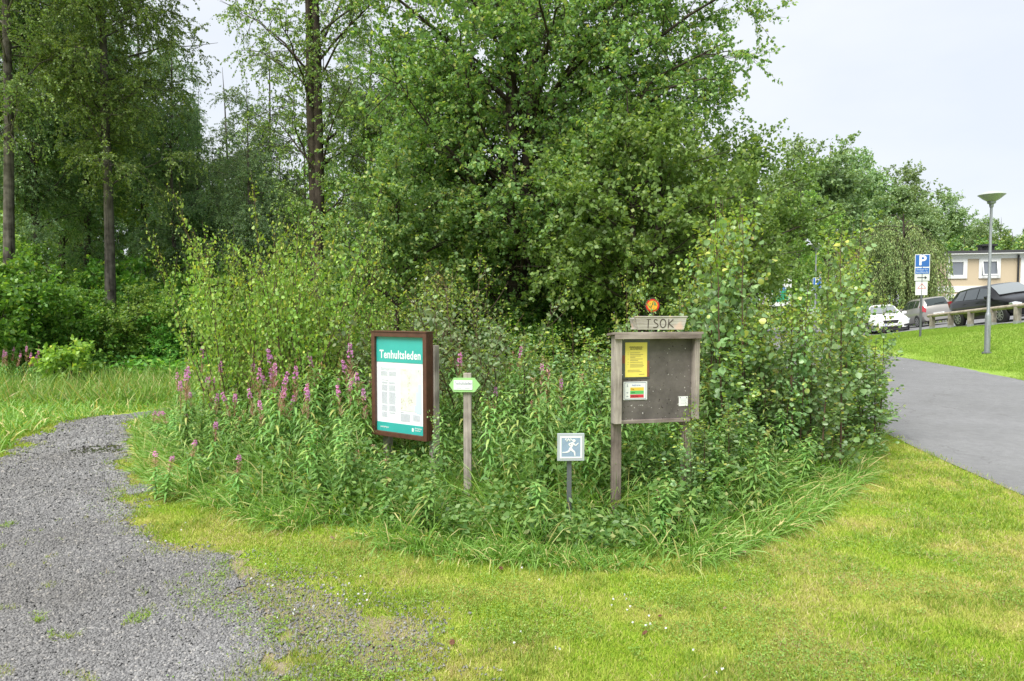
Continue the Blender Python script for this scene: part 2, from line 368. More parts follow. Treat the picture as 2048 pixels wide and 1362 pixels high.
def patch_nodes(n, vec):
    """0..1 dryness pattern of the lawn, shared by soil and blades"""
    z = n.nodes.new('ShaderNodeTexNoise'); z.inputs['Scale'].default_value = 1.15; z.inputs['Detail'].default_value = 5; z.inputs['Roughness'].default_value = .62
    n.links.new(vec, z.inputs['Vector'])
    r = n.nodes.new('ShaderNodeMapRange'); r.inputs[1].default_value = .44; r.inputs[2].default_value = .62; n.links.new(z.outputs[0], r.inputs[0])
    return r.outputs[0]
def lawn_mat(name, blades):
    m, n, b, o = new_mat(name); b.inputs['Roughness'].default_value = .6; b.inputs['Specular IOR Level'].default_value = .25
    g = n.nodes.new('ShaderNodeNewGeometry'); dry = patch_nodes(n, g.outputs['Position'])
    r = n.nodes.new('ShaderNodeValToRGB'); el = r.color_ramp.elements; el.new(.5); el.new(.8)
    for e, (p, c) in zip(el, [(0, (.20, .35, .03)), (.45, (.32, .46, .045)), (.85, (.43, .52, .07)), (1, (.52, .46, .20))]): e.position = p; e.color = c4(c)
    r2 = n.nodes.new('ShaderNodeValToRGB'); el = r2.color_ramp.elements; el.new(.5)
    for e, (p, c) in zip(el, [(0, (.40, .46, .08)), (.5, (.54, .50, .15)), (1, (.60, .49, .27))]): e.position = p; e.color = c4(c)
    if blades:
        n.links.new(g.outputs['Random Per Island'], r.inputs[0]); n.links.new(g.outputs['Random Per Island'], r2.inputs[0])
    else:
        z = n.nodes.new('ShaderNodeTexNoise'); z.inputs['Scale'].default_value = 24; z.inputs['Detail'].default_value = 8; z.inputs['Roughness'].default_value = .8
        n.links.new(g.outputs['Position'], z.inputs['Vector'])
        mr = n.nodes.new('ShaderNodeMapRange'); mr.inputs[1].default_value = .3; mr.inputs[2].default_value = .7; n.links.new(z.outputs[0], mr.inputs[0])
        n.links.new(mr.outputs[0], r.inputs[0]); n.links.new(mr.outputs[0], r2.inputs[0])
        bp = n.nodes.new('ShaderNodeBump'); bp.inputs['Strength'].default_value = .6; bp.inputs['Distance'].default_value = .04
        n.links.new(z.outputs[0], bp.inputs['Height']); n.links.new(bp.outputs[0], b.inputs['Normal'])
    mx = n.nodes.new('ShaderNodeMix'); mx.data_type = 'RGBA'
    ml = n.nodes.new('ShaderNodeMath'); ml.operation = 'MULTIPLY'; ml.inputs[1].default_value = .8
    n.links.new(dry, ml.inputs[0]); n.links.new(ml.outputs[0], mx.inputs[0]); n.links.new(r.outputs[0], mx.inputs[6]); n.links.new(r2.outputs[0], mx.inputs[7])
    sx_ = n.nodes.new('ShaderNodeSeparateXYZ'); n.links.new(g.outputs['Position'], sx_.inputs[0])
    fx = n.nodes.new('ShaderNodeMapRange'); fx.inputs[1].default_value = 8.5; fx.inputs[2].default_value = 10; fx.inputs[4].default_value = .85; n.links.new(sx_.outputs[0], fx.inputs[0])
    r3 = n.nodes.new('ShaderNodeValToRGB'); el = r3.color_ramp.elements; el[0].color = (.115, .24, .02, 1); el[1].color = (.29, .42, .06, 1)
    n.links.new(r.inputs[0].links[0].from_socket, r3.inputs[0])
    m2 = n.nodes.new('ShaderNodeMix'); m2.data_type = 'RGBA'; n.links.new(fx.outputs[0], m2.inputs[0]); n.links.new(mx.outputs[2], m2.inputs[6]); n.links.new(r3.outputs[0], m2.inputs[7])
    mx = m2
    n.links.new(mx.outputs[2], b.inputs['Base Color'])
    if blades:
        tr = n.nodes.new('ShaderNodeBsdfTranslucent'); n.links.new(mx.outputs[2], tr.inputs[0])
        ms = n.nodes.new('ShaderNodeMixShader'); ms.inputs[0].default_value = .3
        n.links.new(b.outputs[0], ms.inputs[1]); n.links.new(tr.outputs[0], ms.inputs[2]); n.links.new(ms.outputs[0], o.inputs[0])
    return m
def tone(m, scale, lo, hi, warmc=None):
    n = m.node_tree; b = n.nodes['Principled BSDF']; g = n.nodes.new('ShaderNodeNewGeometry'); z = n.nodes.new('ShaderNodeTexNoise'); z.inputs['Scale'].default_value = scale
    z.inputs['Detail'].default_value = 6; z.inputs['Roughness'].default_value = .6; n.links.new(g.outputs['Position'], z.inputs['Vector'])
    r = n.nodes.new('ShaderNodeValToRGB'); r.color_ramp.elements[0].position = .35; r.color_ramp.elements[1].position = .65
    r.color_ramp.elements[0].color = c4(lo); r.color_ramp.elements[1].color = c4(hi); n.links.new(z.outputs[0], r.inputs[0])
    mx = n.nodes.new('ShaderNodeMix'); mx.data_type = 'RGBA'; mx.blend_type = 'MULTIPLY'; mx.inputs[0].default_value = 1
    old = b.inputs['Base Color'].links[0].from_socket; n.links.new(old, mx.inputs[6]); n.links.new(r.outputs[0], mx.inputs[7]); n.links.new(mx.outputs[2], b.inputs['Base Color'])
M['lawn'] = lawn_mat('mown_grass_ground', False); M['lawn_blade'] = lawn_mat('mown_grass_blade', True)
def forest_floor():
    m, n, b, o = new_mat('ground_soil_and_grass')
    return m
def stone_mat(name, cols, vscale, bump, rough=.8, fine=90):
    m, n, b, o = new_mat(name); b.inputs['Roughness'].default_value = rough; b.inputs['Specular IOR Level'].default_value = .3
    g = n.nodes.new('ShaderNodeNewGeometry'); v = n.nodes.new('ShaderNodeTexVoronoi'); v.inputs['Scale'].default_value = vscale
    n.links.new(g.outputs['Position'], v.inputs['Vector'])
    z = n.nodes.new('ShaderNodeTexNoise'); z.inputs['Scale'].default_value = 1.3; z.inputs['Detail'].default_value = 6; n.links.new(g.outputs['Position'], z.inputs['Vector'])
    s = n.nodes.new('ShaderNodeSeparateColor'); n.links.new(v.outputs['Color'], s.inputs[0])
    a = n.nodes.new('ShaderNodeMath'); a.operation = 'MULTIPLY_ADD'; a.inputs[1].default_value = .6; n.links.new(s.outputs[0], a.inputs[0])
    zz = n.nodes.new('ShaderNodeMath'); zz.operation = 'MULTIPLY'; zz.inputs[1].default_value = .45; n.links.new(z.outputs[0], zz.inputs[0]); n.links.new(zz.outputs[0], a.inputs[2])
    r = n.nodes.new('ShaderNodeValToRGB'); r.color_ramp.elements[0].color = c4(cols[0]); r.color_ramp.elements[1].color = c4(cols[1])
    r.color_ramp.elements[0].position = .1; r.color_ramp.elements[1].position = .9
    n.links.new(a.outputs[0], r.inputs[0]); n.links.new(r.outputs[0], b.inputs['Base Color'])
    bp = n.nodes.new('ShaderNodeBump'); bp.inputs['Strength'].default_value = bump; bp.inputs['Distance'].default_value = .01
    n.links.new(v.outputs['Distance'], bp.inputs['Height']); n.links.new(bp.outputs[0], b.inputs['Normal'])
    return m
M['gravel'] = stone_mat('slate_gravel', ((.10, .10, .106), (.18, .18, .188)), 75, .8)
M['asphalt'] = stone_mat('grey_asphalt', ((.135, .137, .143), (.198, .200, .207)), 160, .35)
M['chip'] = leafmat('slate_chip', [(0, (.10, .10, .105)), (.5, (.155, .156, .162)), (.9, (.21, .212, .218)), (1, (.29, .28, .27))], 0, .6, .4, objvar=0)

tone(M['gravel'], 1.1, (.86, .85, .83), (1.14, 1.14, 1.13)); tone(M['chip'], 1.1, (.88, .87, .85), (1.16, 1.16, 1.15)); tone(M['chip'], .35, (.88, .86, .82), (1.08, 1.08, 1.08))
tone(M['asphalt'], .55, (.97, .97, .96), (1.14, 1.14, 1.14)); tone(M['asphalt'], 9, (.9, .9, .9), (1.06, 1.06, 1.06))
def cracks(m):
    n = m.node_tree; b = n.nodes['Principled BSDF']; g = n.nodes.new('ShaderNodeNewGeometry'); z = n.nodes.new('ShaderNodeTexNoise'); z.inputs['Scale'].default_value = 2.2; z.inputs['Detail'].default_value = 5
    va = n.nodes.new('ShaderNodeVectorMath'); va.operation = 'MULTIPLY_ADD'; va.inputs[1].default_value = (.9, .9, 0); n.links.new(g.outputs['Position'], z.inputs['Vector'])
    n.links.new(z.outputs['Color'], va.inputs[0]); n.links.new(g.outputs['Position'], va.inputs[2])
    v = n.nodes.new('ShaderNodeTexVoronoi'); v.feature = 'DISTANCE_TO_EDGE'; v.inputs['Scale'].default_value = .28; n.links.new(va.outputs[0], v.inputs['Vector'])
    r = n.nodes.new('ShaderNodeValToRGB'); r.color_ramp.elements[0].position = .0; r.color_ramp.elements[1].position = .003; r.color_ramp.elements[0].color = (.72, .71, .69, 1); r.color_ramp.elements[1].color = (1, 1, 1, 1); n.links.new(v.outputs[0], r.inputs[0])
    mx = n.nodes.new('ShaderNodeMix'); mx.data_type = 'RGBA'; mx.blend_type = 'MULTIPLY'; mx.inputs[0].default_value = 1
    old = b.inputs['Base Color'].links[0].from_socket; n.links.new(old, mx.inputs[6]); n.links.new(r.outputs[0], mx.inputs[7]); n.links.new(mx.outputs[2], b.inputs['Base Color'])
cracks(M['asphalt'])

def grid_sheet(name, xs, ys, off, mat, keep=None):
    X, Y = np.meshgrid(xs, ys); Z = H(X, Y)+off
    V = np.stack([X, Y, Z], -1).reshape(-1, 3); nx = len(xs)
    i, j = np.meshgrid(np.arange(len(ys)-1), np.arange(nx-1), indexing='ij')
    a = (i*nx+j).ravel(); f = np.stack([a, a+1, a+nx+1, a+nx], -1)
    if keep is not None:
        cx = V[f].mean(1); f = f[keep(cx[:, 0], cx[:, 1])]
        used = np.unique(f); mp_ = np.full(len(V), -1); mp_[used] = np.arange(len(used)); V = V[used]; f = mp_[f]
    return link(name, mesh_np(name, V, [f], mat, smooth=True))
xs = np.concatenate([np.linspace(-200, -20, 24)[:-1], np.arange(-20, 40, .5), np.linspace(40, 200, 22)])
ys = np.concatenate([np.linspace(-40, -5, 6)[:-1], np.arange(-5, 60, .5), np.linspace(60, 260, 24)])
tag(grid_sheet('ground', xs, ys, -.012, M['lawn']), 'bright yellow-green mown lawn and grass bank around the planted bed', kind='structure')
def inpath(x, y): return (polydist(x, y, PATH)+(fnoise(x, y, .5, 3)-.5)*.55+(fnoise(x, y, .12, 5)-.5)*.18) > 0
tag(grid_sheet('gravel_path', np.arange(-9, 1.4, .05), np.arange(-1, 12, .05), .0, M['gravel'], inpath), 'grey slate gravel path curving away at the left', kind='structure')
def pd(x, y): return polydist(x, y, PATH)+(fnoise(x, y, .5, 3)-.5)*.55+(fnoise(x, y, .12, 5)-.5)*.18
def worn(x, y):
    d = pd(x, y); lower = sstep(5.2, 3.4, y)
    return np.clip(1+d/(.20+1.25*lower*sstep(.25, -.3, x-.1)), 0, 1)
def insoil(x, y): return (worn(x, y) > .35+.45*fnoise(x, y, .3, 61)) & (polydist(x, y, BED) < -.1)
def soil_mat():
    m = stone_mat('worn_soil', ((.15, .125, .085), (.30, .26, .18)), 120, .5, .9); return m
tag(grid_sheet('soil', np.arange(-6, 1.6, .05), np.arange(2, 8.5, .05), -.006, soil_mat(), insoil), 'worn tan soil with straw where the lawn meets the gravel', kind='structure')
# road: strip between its two edges
ry = np.concatenate([np.arange(-15, 30, .5), np.arange(30, 120, 3)]); u = np.linspace(0, 1, 14)
lx = np.interp(ry, LY, LX); rx = np.interp(ry, EY, EX)
RX = lx[:, None]*(1-u)+rx[:, None]*u; RY = np.repeat(ry[:, None], 14, 1)
V = np.stack([RX, RY, H(RX, RY)+.004], -1).reshape(-1, 3)
i, j = np.meshgrid(np.arange(len(ry)-1), np.arange(13), indexing='ij'); a = (i*14+j).ravel()
tag(link('road', mesh_np('road', V, [np.stack([a, a+1, a+15, a+14], -1)], M['asphalt'], smooth=True)), 'smooth grey asphalt road on the right', kind='structure')
# parking area behind the rail fence
FA = P(1858, 655, 30.5); FB = P(2052, 643, 22.4)
def fence_x(y): return FA.x+(FB.x-FA.x)*(y-FA.y)/(FB.y-FA.y)-np.maximum(0, y-FA.y)*.8
def inpark(x, y): return (x > fence_x(y)+.35) & (x > np.interp(y, EY, EX)-.2) & (y < 47) & (y > 17)
tag(grid_sheet('parking_area', np.arange(12.6, 42, .25), np.arange(17, 47, .25), .012, M['asphalt'], inpark), 'grey asphalt parking area behind the low rail fence', kind='structure')

pc = flat(200, 903)
def inpud(x, y): return ((x-pc[0])/.36)**2+((y-pc[1])/.30)**2 < .55+.9*(fnoise(x, y, .25, 13)-.3)
pm = plain('wet_gravel', (.045, .04, .035), .08, 0, .2, 9)
tag(grid_sheet('puddle', np.arange(pc[0]-.8, pc[0]+.8, .03), np.arange(pc[1]-.8, pc[1]+.8, .03), .007, pm, inpud), 'small dark wet puddle at the bend of the gravel path', kind='structure')
# gravel chips and lawn blades (uncountable)
def scatter(rng, n, x0, x1, ymin, ymax, mask, gamma=1.):
    """more points near the camera: density ~ 1/y^gamma"""
    xs, ys = [], []; got = 0
    while got < n:
        uu = rng.random(n)
        if gamma == 1: y = ymin*(ymax/ymin)**uu
        else: y = (ymin**(1-gamma)+uu*(ymax**(1-gamma)-ymin**(1-gamma)))**(1/(1-gamma))
        x = x0+(x1-x0)*rng.random(n)
        k = (np.abs(x) < .80*y+.6) & mask(x, y)
        xs.append(x[k]); ys.append(y[k]); got += k.sum()
    return np.concatenate(xs)[:n], np.concatenate(ys)[:n]
def is_lawn(x, y):
    return ~inpoly(x, y, PATH_IN) & (x < np.interp(y, LY, LX)-.01) & (polydist(x, y, BED) < .12)
cxy = np.mean(np.array(PATH), 0)
PATH_IN = PATH
def lawn_mask(x, y):
    d = polydist(x, y, PATH)+(fnoise(x, y, .5, 3)-.5)*.55+(fnoise(x, y, .12, 5)-.5)*.18
    rr_ = np.random.default_rng(3).random(x.shape); thin = rr_ < np.exp(-np.maximum(d, 0)/.07)
    keep = rr_ < 1-.78*worn(x, y)*(fnoise(x, y, .22, 77) < .56)
    edge = (fnoise(x, y, .35, 9) > .30) | (d < -.06)
    weeds = (fnoise(x, y, .16, 21) > .735) & (fnoise(x, y, 1.2, 22) > .5)
    return (((d < 0) & edge & keep | thin & edge & (d > 0) | (weeds & (d > 0))) & (x < np.interp(y, LY, LX)+.13*rr_**2) & (polydist(x, y, BED) < .15) & ~((x < -5.5) & (y > 11)))
rng = np.random.default_rng(11)
def blades(name, n, x0, x1, y0, y1, mask, h0, h1, w0, mat, gamma=1.6, lean=.55, wscale=True):
    x, y = scatter(rng, n, x0, x1, y0, y1, mask, gamma); n = len(x)
    p = np.stack([x, y, H(x, y)-.012], -1)
    d = rv(rng, n); d[:, 2] = np.abs(d[:, 2])+.9/lean*rng.random(n); d = nrm(d)
    L = h0+(h1-h0)*rng.random(n); W = w0*(.7+.6*rng.random(n))*(np.maximum(1, y/4.) if wscale else 1)
    V, f, ii = leaf_geo(p, d, rv(rng, n), L, W, 'tri')
    return mesh_np(name, V, f, mat)
tag(link('lawn_grass', blades('lawn_grass', 420000, -7, 7.5, 2.7, 12.5, lawn_mask, .014, .036, .0058, M['lawn_blade'])),
    'short sunny mown grass in front of the bed', 'grass', kind='stuff')
def tuftmask(x, y): return lawn_mask(x, y) & (fnoise(x, y, .28, 51) > .60)
tag(link('lawn_tufts', blades('lawn_tufts', 26000, -7, 7.5, 2.7, 12, tuftmask, .035, .075, .006, M['tuft'], lean=.8)), 'darker longer tufts standing in the mown grass', 'grass', kind='stuff')
def clovermask(x, y): return lawn_mask(x, y) & (fnoise(x, y, .45, 71) > .57)
x, y = scatter(rng, 26000, -6, 7, 2.7, 9, clovermask, 1.6); n = len(x)
V, f, ii = leaf_geo(np.stack([x, y, H(x, y)+.006+.022*rng.random(n)], -1), rv(rng, n)*[1, 1, .3], rv(rng, n, 2.), .012*(.7+.6*rng.random(n)), .010, 'quad')
tag(link('clover_leaves', mesh_np('clover_leaves', V, f, M['clover'])), 'small round clover leaves low in the lawn', 'plants', kind='stuff')
def straymask(x, y): return lawn_mask(x, y) & (fnoise(x, y, .9, 81) > .42)
tag(link('dry_grass', blades('dry_grass', 26000, -7, 7.5, 2.7, 10, straymask, .03, .06, .004, M['straw'], lean=4.)), 'dead straw lying loose in the lawn', 'grass', kind='stuff')
def bankmask(x, y): return (x > np.interp(y, EY, EX)-.06) & (x < fence_x(y)+.38)
tag(link('bank_grass', blades('bank_grass', 110000, 9, 24, 11, 33, bankmask, .03, .07, .012, M['lawn_blade'], 1.2, wscale=False)),
    'short bright grass on the bank below the rail fence', 'grass', kind='stuff')
# chips
def chipmask(x, y): q = np.random.default_rng(5).random(x.shape); return ~(inpud(x, y) & (q > .06)) & (pd(x, y) > -.03) | (q < .30*worn(x, y)**1.4*(fnoise(x, y, .25, 91) > .42))
x, y = scatter(rng, 210000, -8, 1.6, 2.7, 11, chipmask, 1.7); n = len(x)
s = (.0028+.0105*rng.random(n)**3)*np.maximum(.85, y/5.2)
a1 = rv(rng, n); a1[:, 2] *= .45; a1 = nrm(a1); nn = rv(rng, n, 1.6); b1 = nrm(np.cross(nn, a1)); n1 = np.cross(a1, b1)
c = np.stack([x, y, H(x, y)+s*.3], -1)[:, None]
q = np.array([[-1, -.6, -.3], [.9, -.8, -.3], [1, .6, -.3], [-.7, .8, -.3], [-.7, -.4, .3], [.6, -.6, .35], [.8, .4, .3], [-.5, .5, .35]])
q = q[None]*(1+.35*(rng.random((n, 8, 3))-.5))
V = c+s[:, None, None]*(q[..., 0:1]*a1[:, None]+q[..., 1:2]*b1[:, None]*.75+q[..., 2:3]*n1[:, None])
b0 = np.arange(n)[:, None]*8
f = np.concatenate([b0+np.array(k) for k in ([4, 5, 6, 7], [0, 1, 5, 4], [1, 2, 6, 5], [2, 3, 7, 6], [3, 0, 4, 7])])
tag(link('gravel_chips', mesh_np('gravel_chips', V.reshape(-1, 3), [f], M['chip'])), 'loose grey slate chips on the path', 'gravel', kind='stuff')

# ------------------------------------------------------------------ trees
def gen_tree(name, seed, h, r0, c, rad, nl=30, ns=7, nt=6, nlf=16, leaf=(.06, .045), kind='quad', twig=.6, droop=.2, bark='bark', lmat='leaf_main',
             stems=((0, 0),), limb_from=.12, shell=(.55, 1.0), sec=.3, flatten=.8, wtwigs=True, lean=.25, top_open=1., base_z=0.):
    """crown ellipsoid centre c=(x,y,z) radii rad; returns [wood mesh, leaf mesh] in the tree's own frame"""
    g = np.random.default_rng(seed); c = np.array(c, float); rad = np.array(rad, float)
    parts = []
    trunks = []
    for k, (sx, sy) in enumerate(stems):
        n = 12; t = np.linspace(0, 1, n)
        wob = np.cumsum(g.normal(size=(n, 2))*.018*h/8, 0)
        tl = np.stack([sx*.25+sx*t*.9+wob[:, 0]+c[0]*t**1.5*.5, sy*.25+sy*t+wob[:, 1]+c[1]*t**1.5*.5, base_z-.1+(h*(1-.06*k)-base_z)*t], -1)
        trunks.append(tl)
        rr = r0*(1-.12*k)*((1-t)**.8*.85+.05)*(1+.35*np.exp(-t*14))
        parts.append(tubes(tl[None], rr[None], 10))
    T = np.array(trunks)
    # limb ends
    E = rv(g, nl); E[:, 2] = E[:, 2]*flatten+(.05); E = nrm(E)
    rr = shell[0]+(shell[1]-shell[0])*g.random(nl)
    E = c+E*rad*rr[:, None]
    ti = g.integers(0, len(stems), nl)
    hz = np.clip((E[:, 2]-lean*np.linalg.norm((E-c)[:, :2], axis=1)-.1*h*g.random(nl))/h, limb_from, .96)
    S0, _ = lerp_poly(T[ti], hz[:, None]); S0 = S0[:, 0]
    mid = S0*.5+E*.5; L_ = np.linalg.norm(E-S0, axis=1); mid[:, 2] += (.12-.1*droop)*L_; mid += g.normal(size=mid.shape)*.07*L_[:, None]
    t = np.linspace(0, 1, 7)[None, :, None]
    limb = S0[:, None]*(1-t)**2+2*mid[:, None]*t*(1-t)+E[:, None]*t*t+g.normal(size=(nl, 7, 3))*.02*L_[:, None, None]*t
    lr = (.012+.020*L_/max(rad))[:, None]*r0/.2*(1-.85*np.linspace(0, 1, 7)[None])*1.8
    parts.append(tubes(limb, lr, 6))
    # secondary branches
    s = .25+.75*g.random((nl, ns)); B, tan = lerp_poly(limb, s)
    B = B.reshape(-1, 3); tan = tan.reshape(-1, 3); nb = len(B)
    d = nrm(tan*.55+rv(g, nb)*.9+np.array([0, 0, .12-droop*.3]))
    Ls = sec*np.mean(rad)*(.5+.7*g.random(nb))*(1.25-.5*s.ravel())
    t5 = np.linspace(0, 1, 5)[None, :, None]
    secs = B[:, None]+d[:, None]*t5*Ls[:, None, None]+np.array([0, 0, -.25*droop])*(t5**2)*Ls[:, None, None]+g.normal(size=(nb, 5, 3))*.04*Ls[:, None, None]*t5
    parts.append(tubes(secs, (.010*r0/.2)*(1-.7*np.linspace(0, 1, 5))[None].repeat(nb, 0), 4))
    # twigs
    s = .15+.85*g.random((nb, nt)); Q, tq = lerp_poly(secs, s); Q = Q.reshape(-1, 3); tq = tq.reshape(-1, 3); nq = len(Q)
    d = nrm(tq*.6+rv(g, nq)*.8+np.array([0, 0, .1])); Lq = twig*(.5+.8*g.random(nq))
    t4 = np.linspace(0, 1, 4)[None, :, None]
    tw = Q[:, None]+d[:, None]*t4*Lq[:, None, None]*(1-.6*min(droop, 1.2)*t4)+np.array([0, 0, -1.])*droop*(t4**1.6)*Lq[:, None, None]
    if wtwigs: parts.append(tubes(tw, np.repeat((.0042*r0/.2)*(1-.7*np.linspace(0, 1, 4))[None], nq, 0), 3))
    V, f, ii = cat_parts(parts)
    wm = mesh_np(name+'_wood', V, f, M[bark], smooth=True)
    s = .1+.9*g.random((nq, nlf)); A, ta = lerp_poly(tw, s); A = A.reshape(-1, 3); ta = ta.reshape(-1, 3); na = len(A)
    D = nrm(ta*.5+rv(g, na)*.9+np.array([0, 0, -.35-.5*droop])); N = rv(g, na, .9)
    sc = .65+.6*g.random(na)
    V, f, ii = leaf_geo(A+rv(g, na)*leaf[0]*.4, D, N, leaf[0]*sc, leaf[1]*sc, kind)
    return wm, mesh_np(name+'_leaves', V, f, M[lmat])
def place_tree(name, meshes, label, cat, loc, rz=0, s=1., sz=None, group=None, crown='crown', trunk='trunk'):
    r = thing(name, label, cat, loc, rz, group); r.scale = (s, s, sz or s)
    link(trunk, meshes[0], r); link(crown, meshes[1], r)
    return r
def at(px, d, dz=0): p = P(px, 622, d); return (p.x, p.y, Hz(p.x, p.y)+dz)
def ztop(py, d): return P(1024, py, d).z

# the big broad tree in the middle
big = gen_tree('big_tree', 1, 13., .24, (.75, .6, 7.3), (5.2, 4.6, 6.0), nl=112, ns=13, nt=9, nlf=22, leaf=(.080, .064), twig=.7, droop=.15, stems=((-.35, 0), (.3, .15), (.1, .35)), limb_from=.08, flatten=.9, lean=.35, sec=.27)
place_tree('broadleaf_tree', big, 'tallest wide-crowned green tree with several dark trunks in the middle behind the bed', 'tree', at(1030, 15.2))
# lighter tree with low boughs in front of it
frt = gen_tree('front_tree', 5, 5.8, .10, (0, 0, 3.5), (3.3, 1.9, 2.0), nl=42, ns=8, nt=6, nlf=15, leaf=(.082, .066), kind='quad', twig=.5, droop=.05, lmat='leaf_front', stems=((-.3, 0), (.35, 0)), flatten=.8, sec=.26, limb_from=.22)
place_tree('broadleaf_tree', frt, 'smaller pale green tree with low leafy boughs right above the weathered notice board', 'tree', at(1290, 12.4))
frt2 = gen_tree('front_tree_left', 8, 5.0, .08, (0, 0, 3.3), (2.2, 1.6, 1.7), nl=26, ns=7, nt=6, nlf=14, leaf=(.078, .06), kind='quad', twig=.5, droop=.1, lmat='leaf_main', flatten=.8, sec=.26, limb_from=.25)
place_tree('broadleaf_tree', frt2, 'low green tree with spreading boughs above and behind the teal trail map board', 'tree', at(800, 13.5))
frt3 = gen_tree('front_tree_right', 9, 5.2, .08, (0, 0, 3.5), (2.3, 1.7, 1.9), nl=28, ns=7, nt=6, nlf=14, leaf=(.080, .064), kind='quad', twig=.5, droop=.1, lmat='leaf_front', flatten=.8, sec=.26, limb_from=.2)
place_tree('broadleaf_tree', frt3, 'green bushy tree whose rounded outline meets the open sky right of the tallest tree', 'tree', at(1510, 14.6))

# birches at the left
def birch(seed, h, r0, cz, rad, **k):
    a = dict(nl=62, ns=8, nt=9, nlf=26, leaf=(.060, .044), twig=.62, droop=.42, bark='birch', lmat='leaf_birch', limb_from=.28, flatten=1., sec=.26, lean=-.15, shell=(.4, 1))
    a.update(k)
    return gen_tree('birch', seed, h, r0, (0, 0, cz), rad, **a)
bA = birch(21, 19, .165, 11.5, (2.9, 2.9, 7.6)); bB = birch(22, 17, .17, 10., (2.6, 2.6, 7.2), lmat='leaf_birch_blue'); bC = birch(23, 20, .17, 12.4, (3.6, 3.4, 7.4), nl=44, nlf=16, droop=.5, leaf=(.06, .046))
bE = birch(25, 20, .19, 11.4, (3.9, 3.4, 8.0), nl=58, nlf=15, droop=.45, leaf=(.06, .046), bark='bark', stems=((0, 0), (.35, .3)), limb_from=.2, lean=.1)
bD = birch(24, 15, .14, 8.5, (2.3, 2.3, 6.2), nl=46, lmat='leaf_birch_blue')
for px, d, ms, rz, s, lab in [
    (22, 17.5, bC, .4, .95, 'leftmost thin-crowned birch with bare rising branches at the edge of the photo'),
    (232, 19, bA, 1.2, 1.0, 'tall drooping birch with a pale lower trunk, second from the left'),
    (347, 22.5, bB, 2.2, .66, 'slim drooping birch standing right of the tall pale-trunked birch'),
    (637, 17.2, bE, 3.9, .98, 'large dark-trunked open tree left of the tallest wide-crowned tree'),
    (130, 25, bB, 4.4, .95, 'slim birch half hidden between the leftmost two birches'),
    (455, 27, bD, .7, .78, 'short grey-green birch below the gap of white sky'),
    (548, 25, bD, 5.1, .80, 'narrow grey-green birch just left of the large dark-trunked tree'),
    (72, 21, bB, 3.3, .95, 'drooping birch filling the space right of the leftmost birch'),
    (290, 25, bD, 2.9, 1.0, 'slim grey-green birch behind and right of the tall pale-trunked birch'),
    (175, 23, bD, 1.1, 1.05, 'slender drooping birch just left of the tall pale-trunked birch'),
    (405, 24, bD, 4.1, .66, 'low grey-green birch under the gap of white sky'),
    (165, 28, bE, 2.0, .8, 'slim dark-trunked tree deep between the pale-trunked birch and the left edge'),
    (395, 29, bE, 5.0, .56, 'slim dark-trunked tree deep below the gap of white sky'),
    (500, 21, bD, 2.2, .60, 'slim birch standing just behind the bright green saplings'),
    (-90, 20, bA, 5.5, 1.0, 'drooping birch cut off by the left border of the photo'),
    (740, 24, bB, 1.9, .75, 'pale grey-green birch seen through the leaves above the trail map board')]:
    place_tree('birch_tree', ms, lab, 'tree', at(px, d), rz, s)
# forest behind
back = [gen_tree('back_tree', 40+i, 12., .16, (0, 0, 6.6), (3.0+.3*i, 3.0, 5.6), nl=30, ns=6, nt=6, nlf=14, leaf=(.15, .11), twig=.8, droop=.5, lmat='leaf_back', limb_from=.1, sec=.3, wtwigs=False, shell=(.45, 1)) for i in range(3)]
fgr = 'trees packed behind the birches'
bk = [(-60, 30, 1.05), (40, 33, 1.1), (95, 28, .85), (180, 31, 1.1), (270, 28, .85), (300, 36, 1.0), (385, 32, .88), (430, 38, .95), (500, 33, .85), (560, 37, .95), (610, 30, .85), (690, 33, .95),
      (760, 30, .9), (850, 34, 1.), (930, 28, .8), (1010, 32, .95), (1100, 28, .85), (1180, 33, 1.0), (1270, 29, .8), (1350, 34, .95), (1440, 31, .75), (1530, 36, .75), (1600, 33, .62), (-170, 28, 1.1), (640, 23, .6), (880, 22, .55), (1130, 22, .55), (1330, 22, .5)]
for i, (px, d, s) in enumerate(bk):
    left = px < 640
    place_tree('forest_tree', back[i % 3], 'leafy forest tree packed behind the birches on the left' if left else 'dark leafy tree standing deep behind the tallest wide-crowned tree', 'tree', at(px, d), i*1.7, s, group=fgr if left else 'trees packed behind the tallest tree')
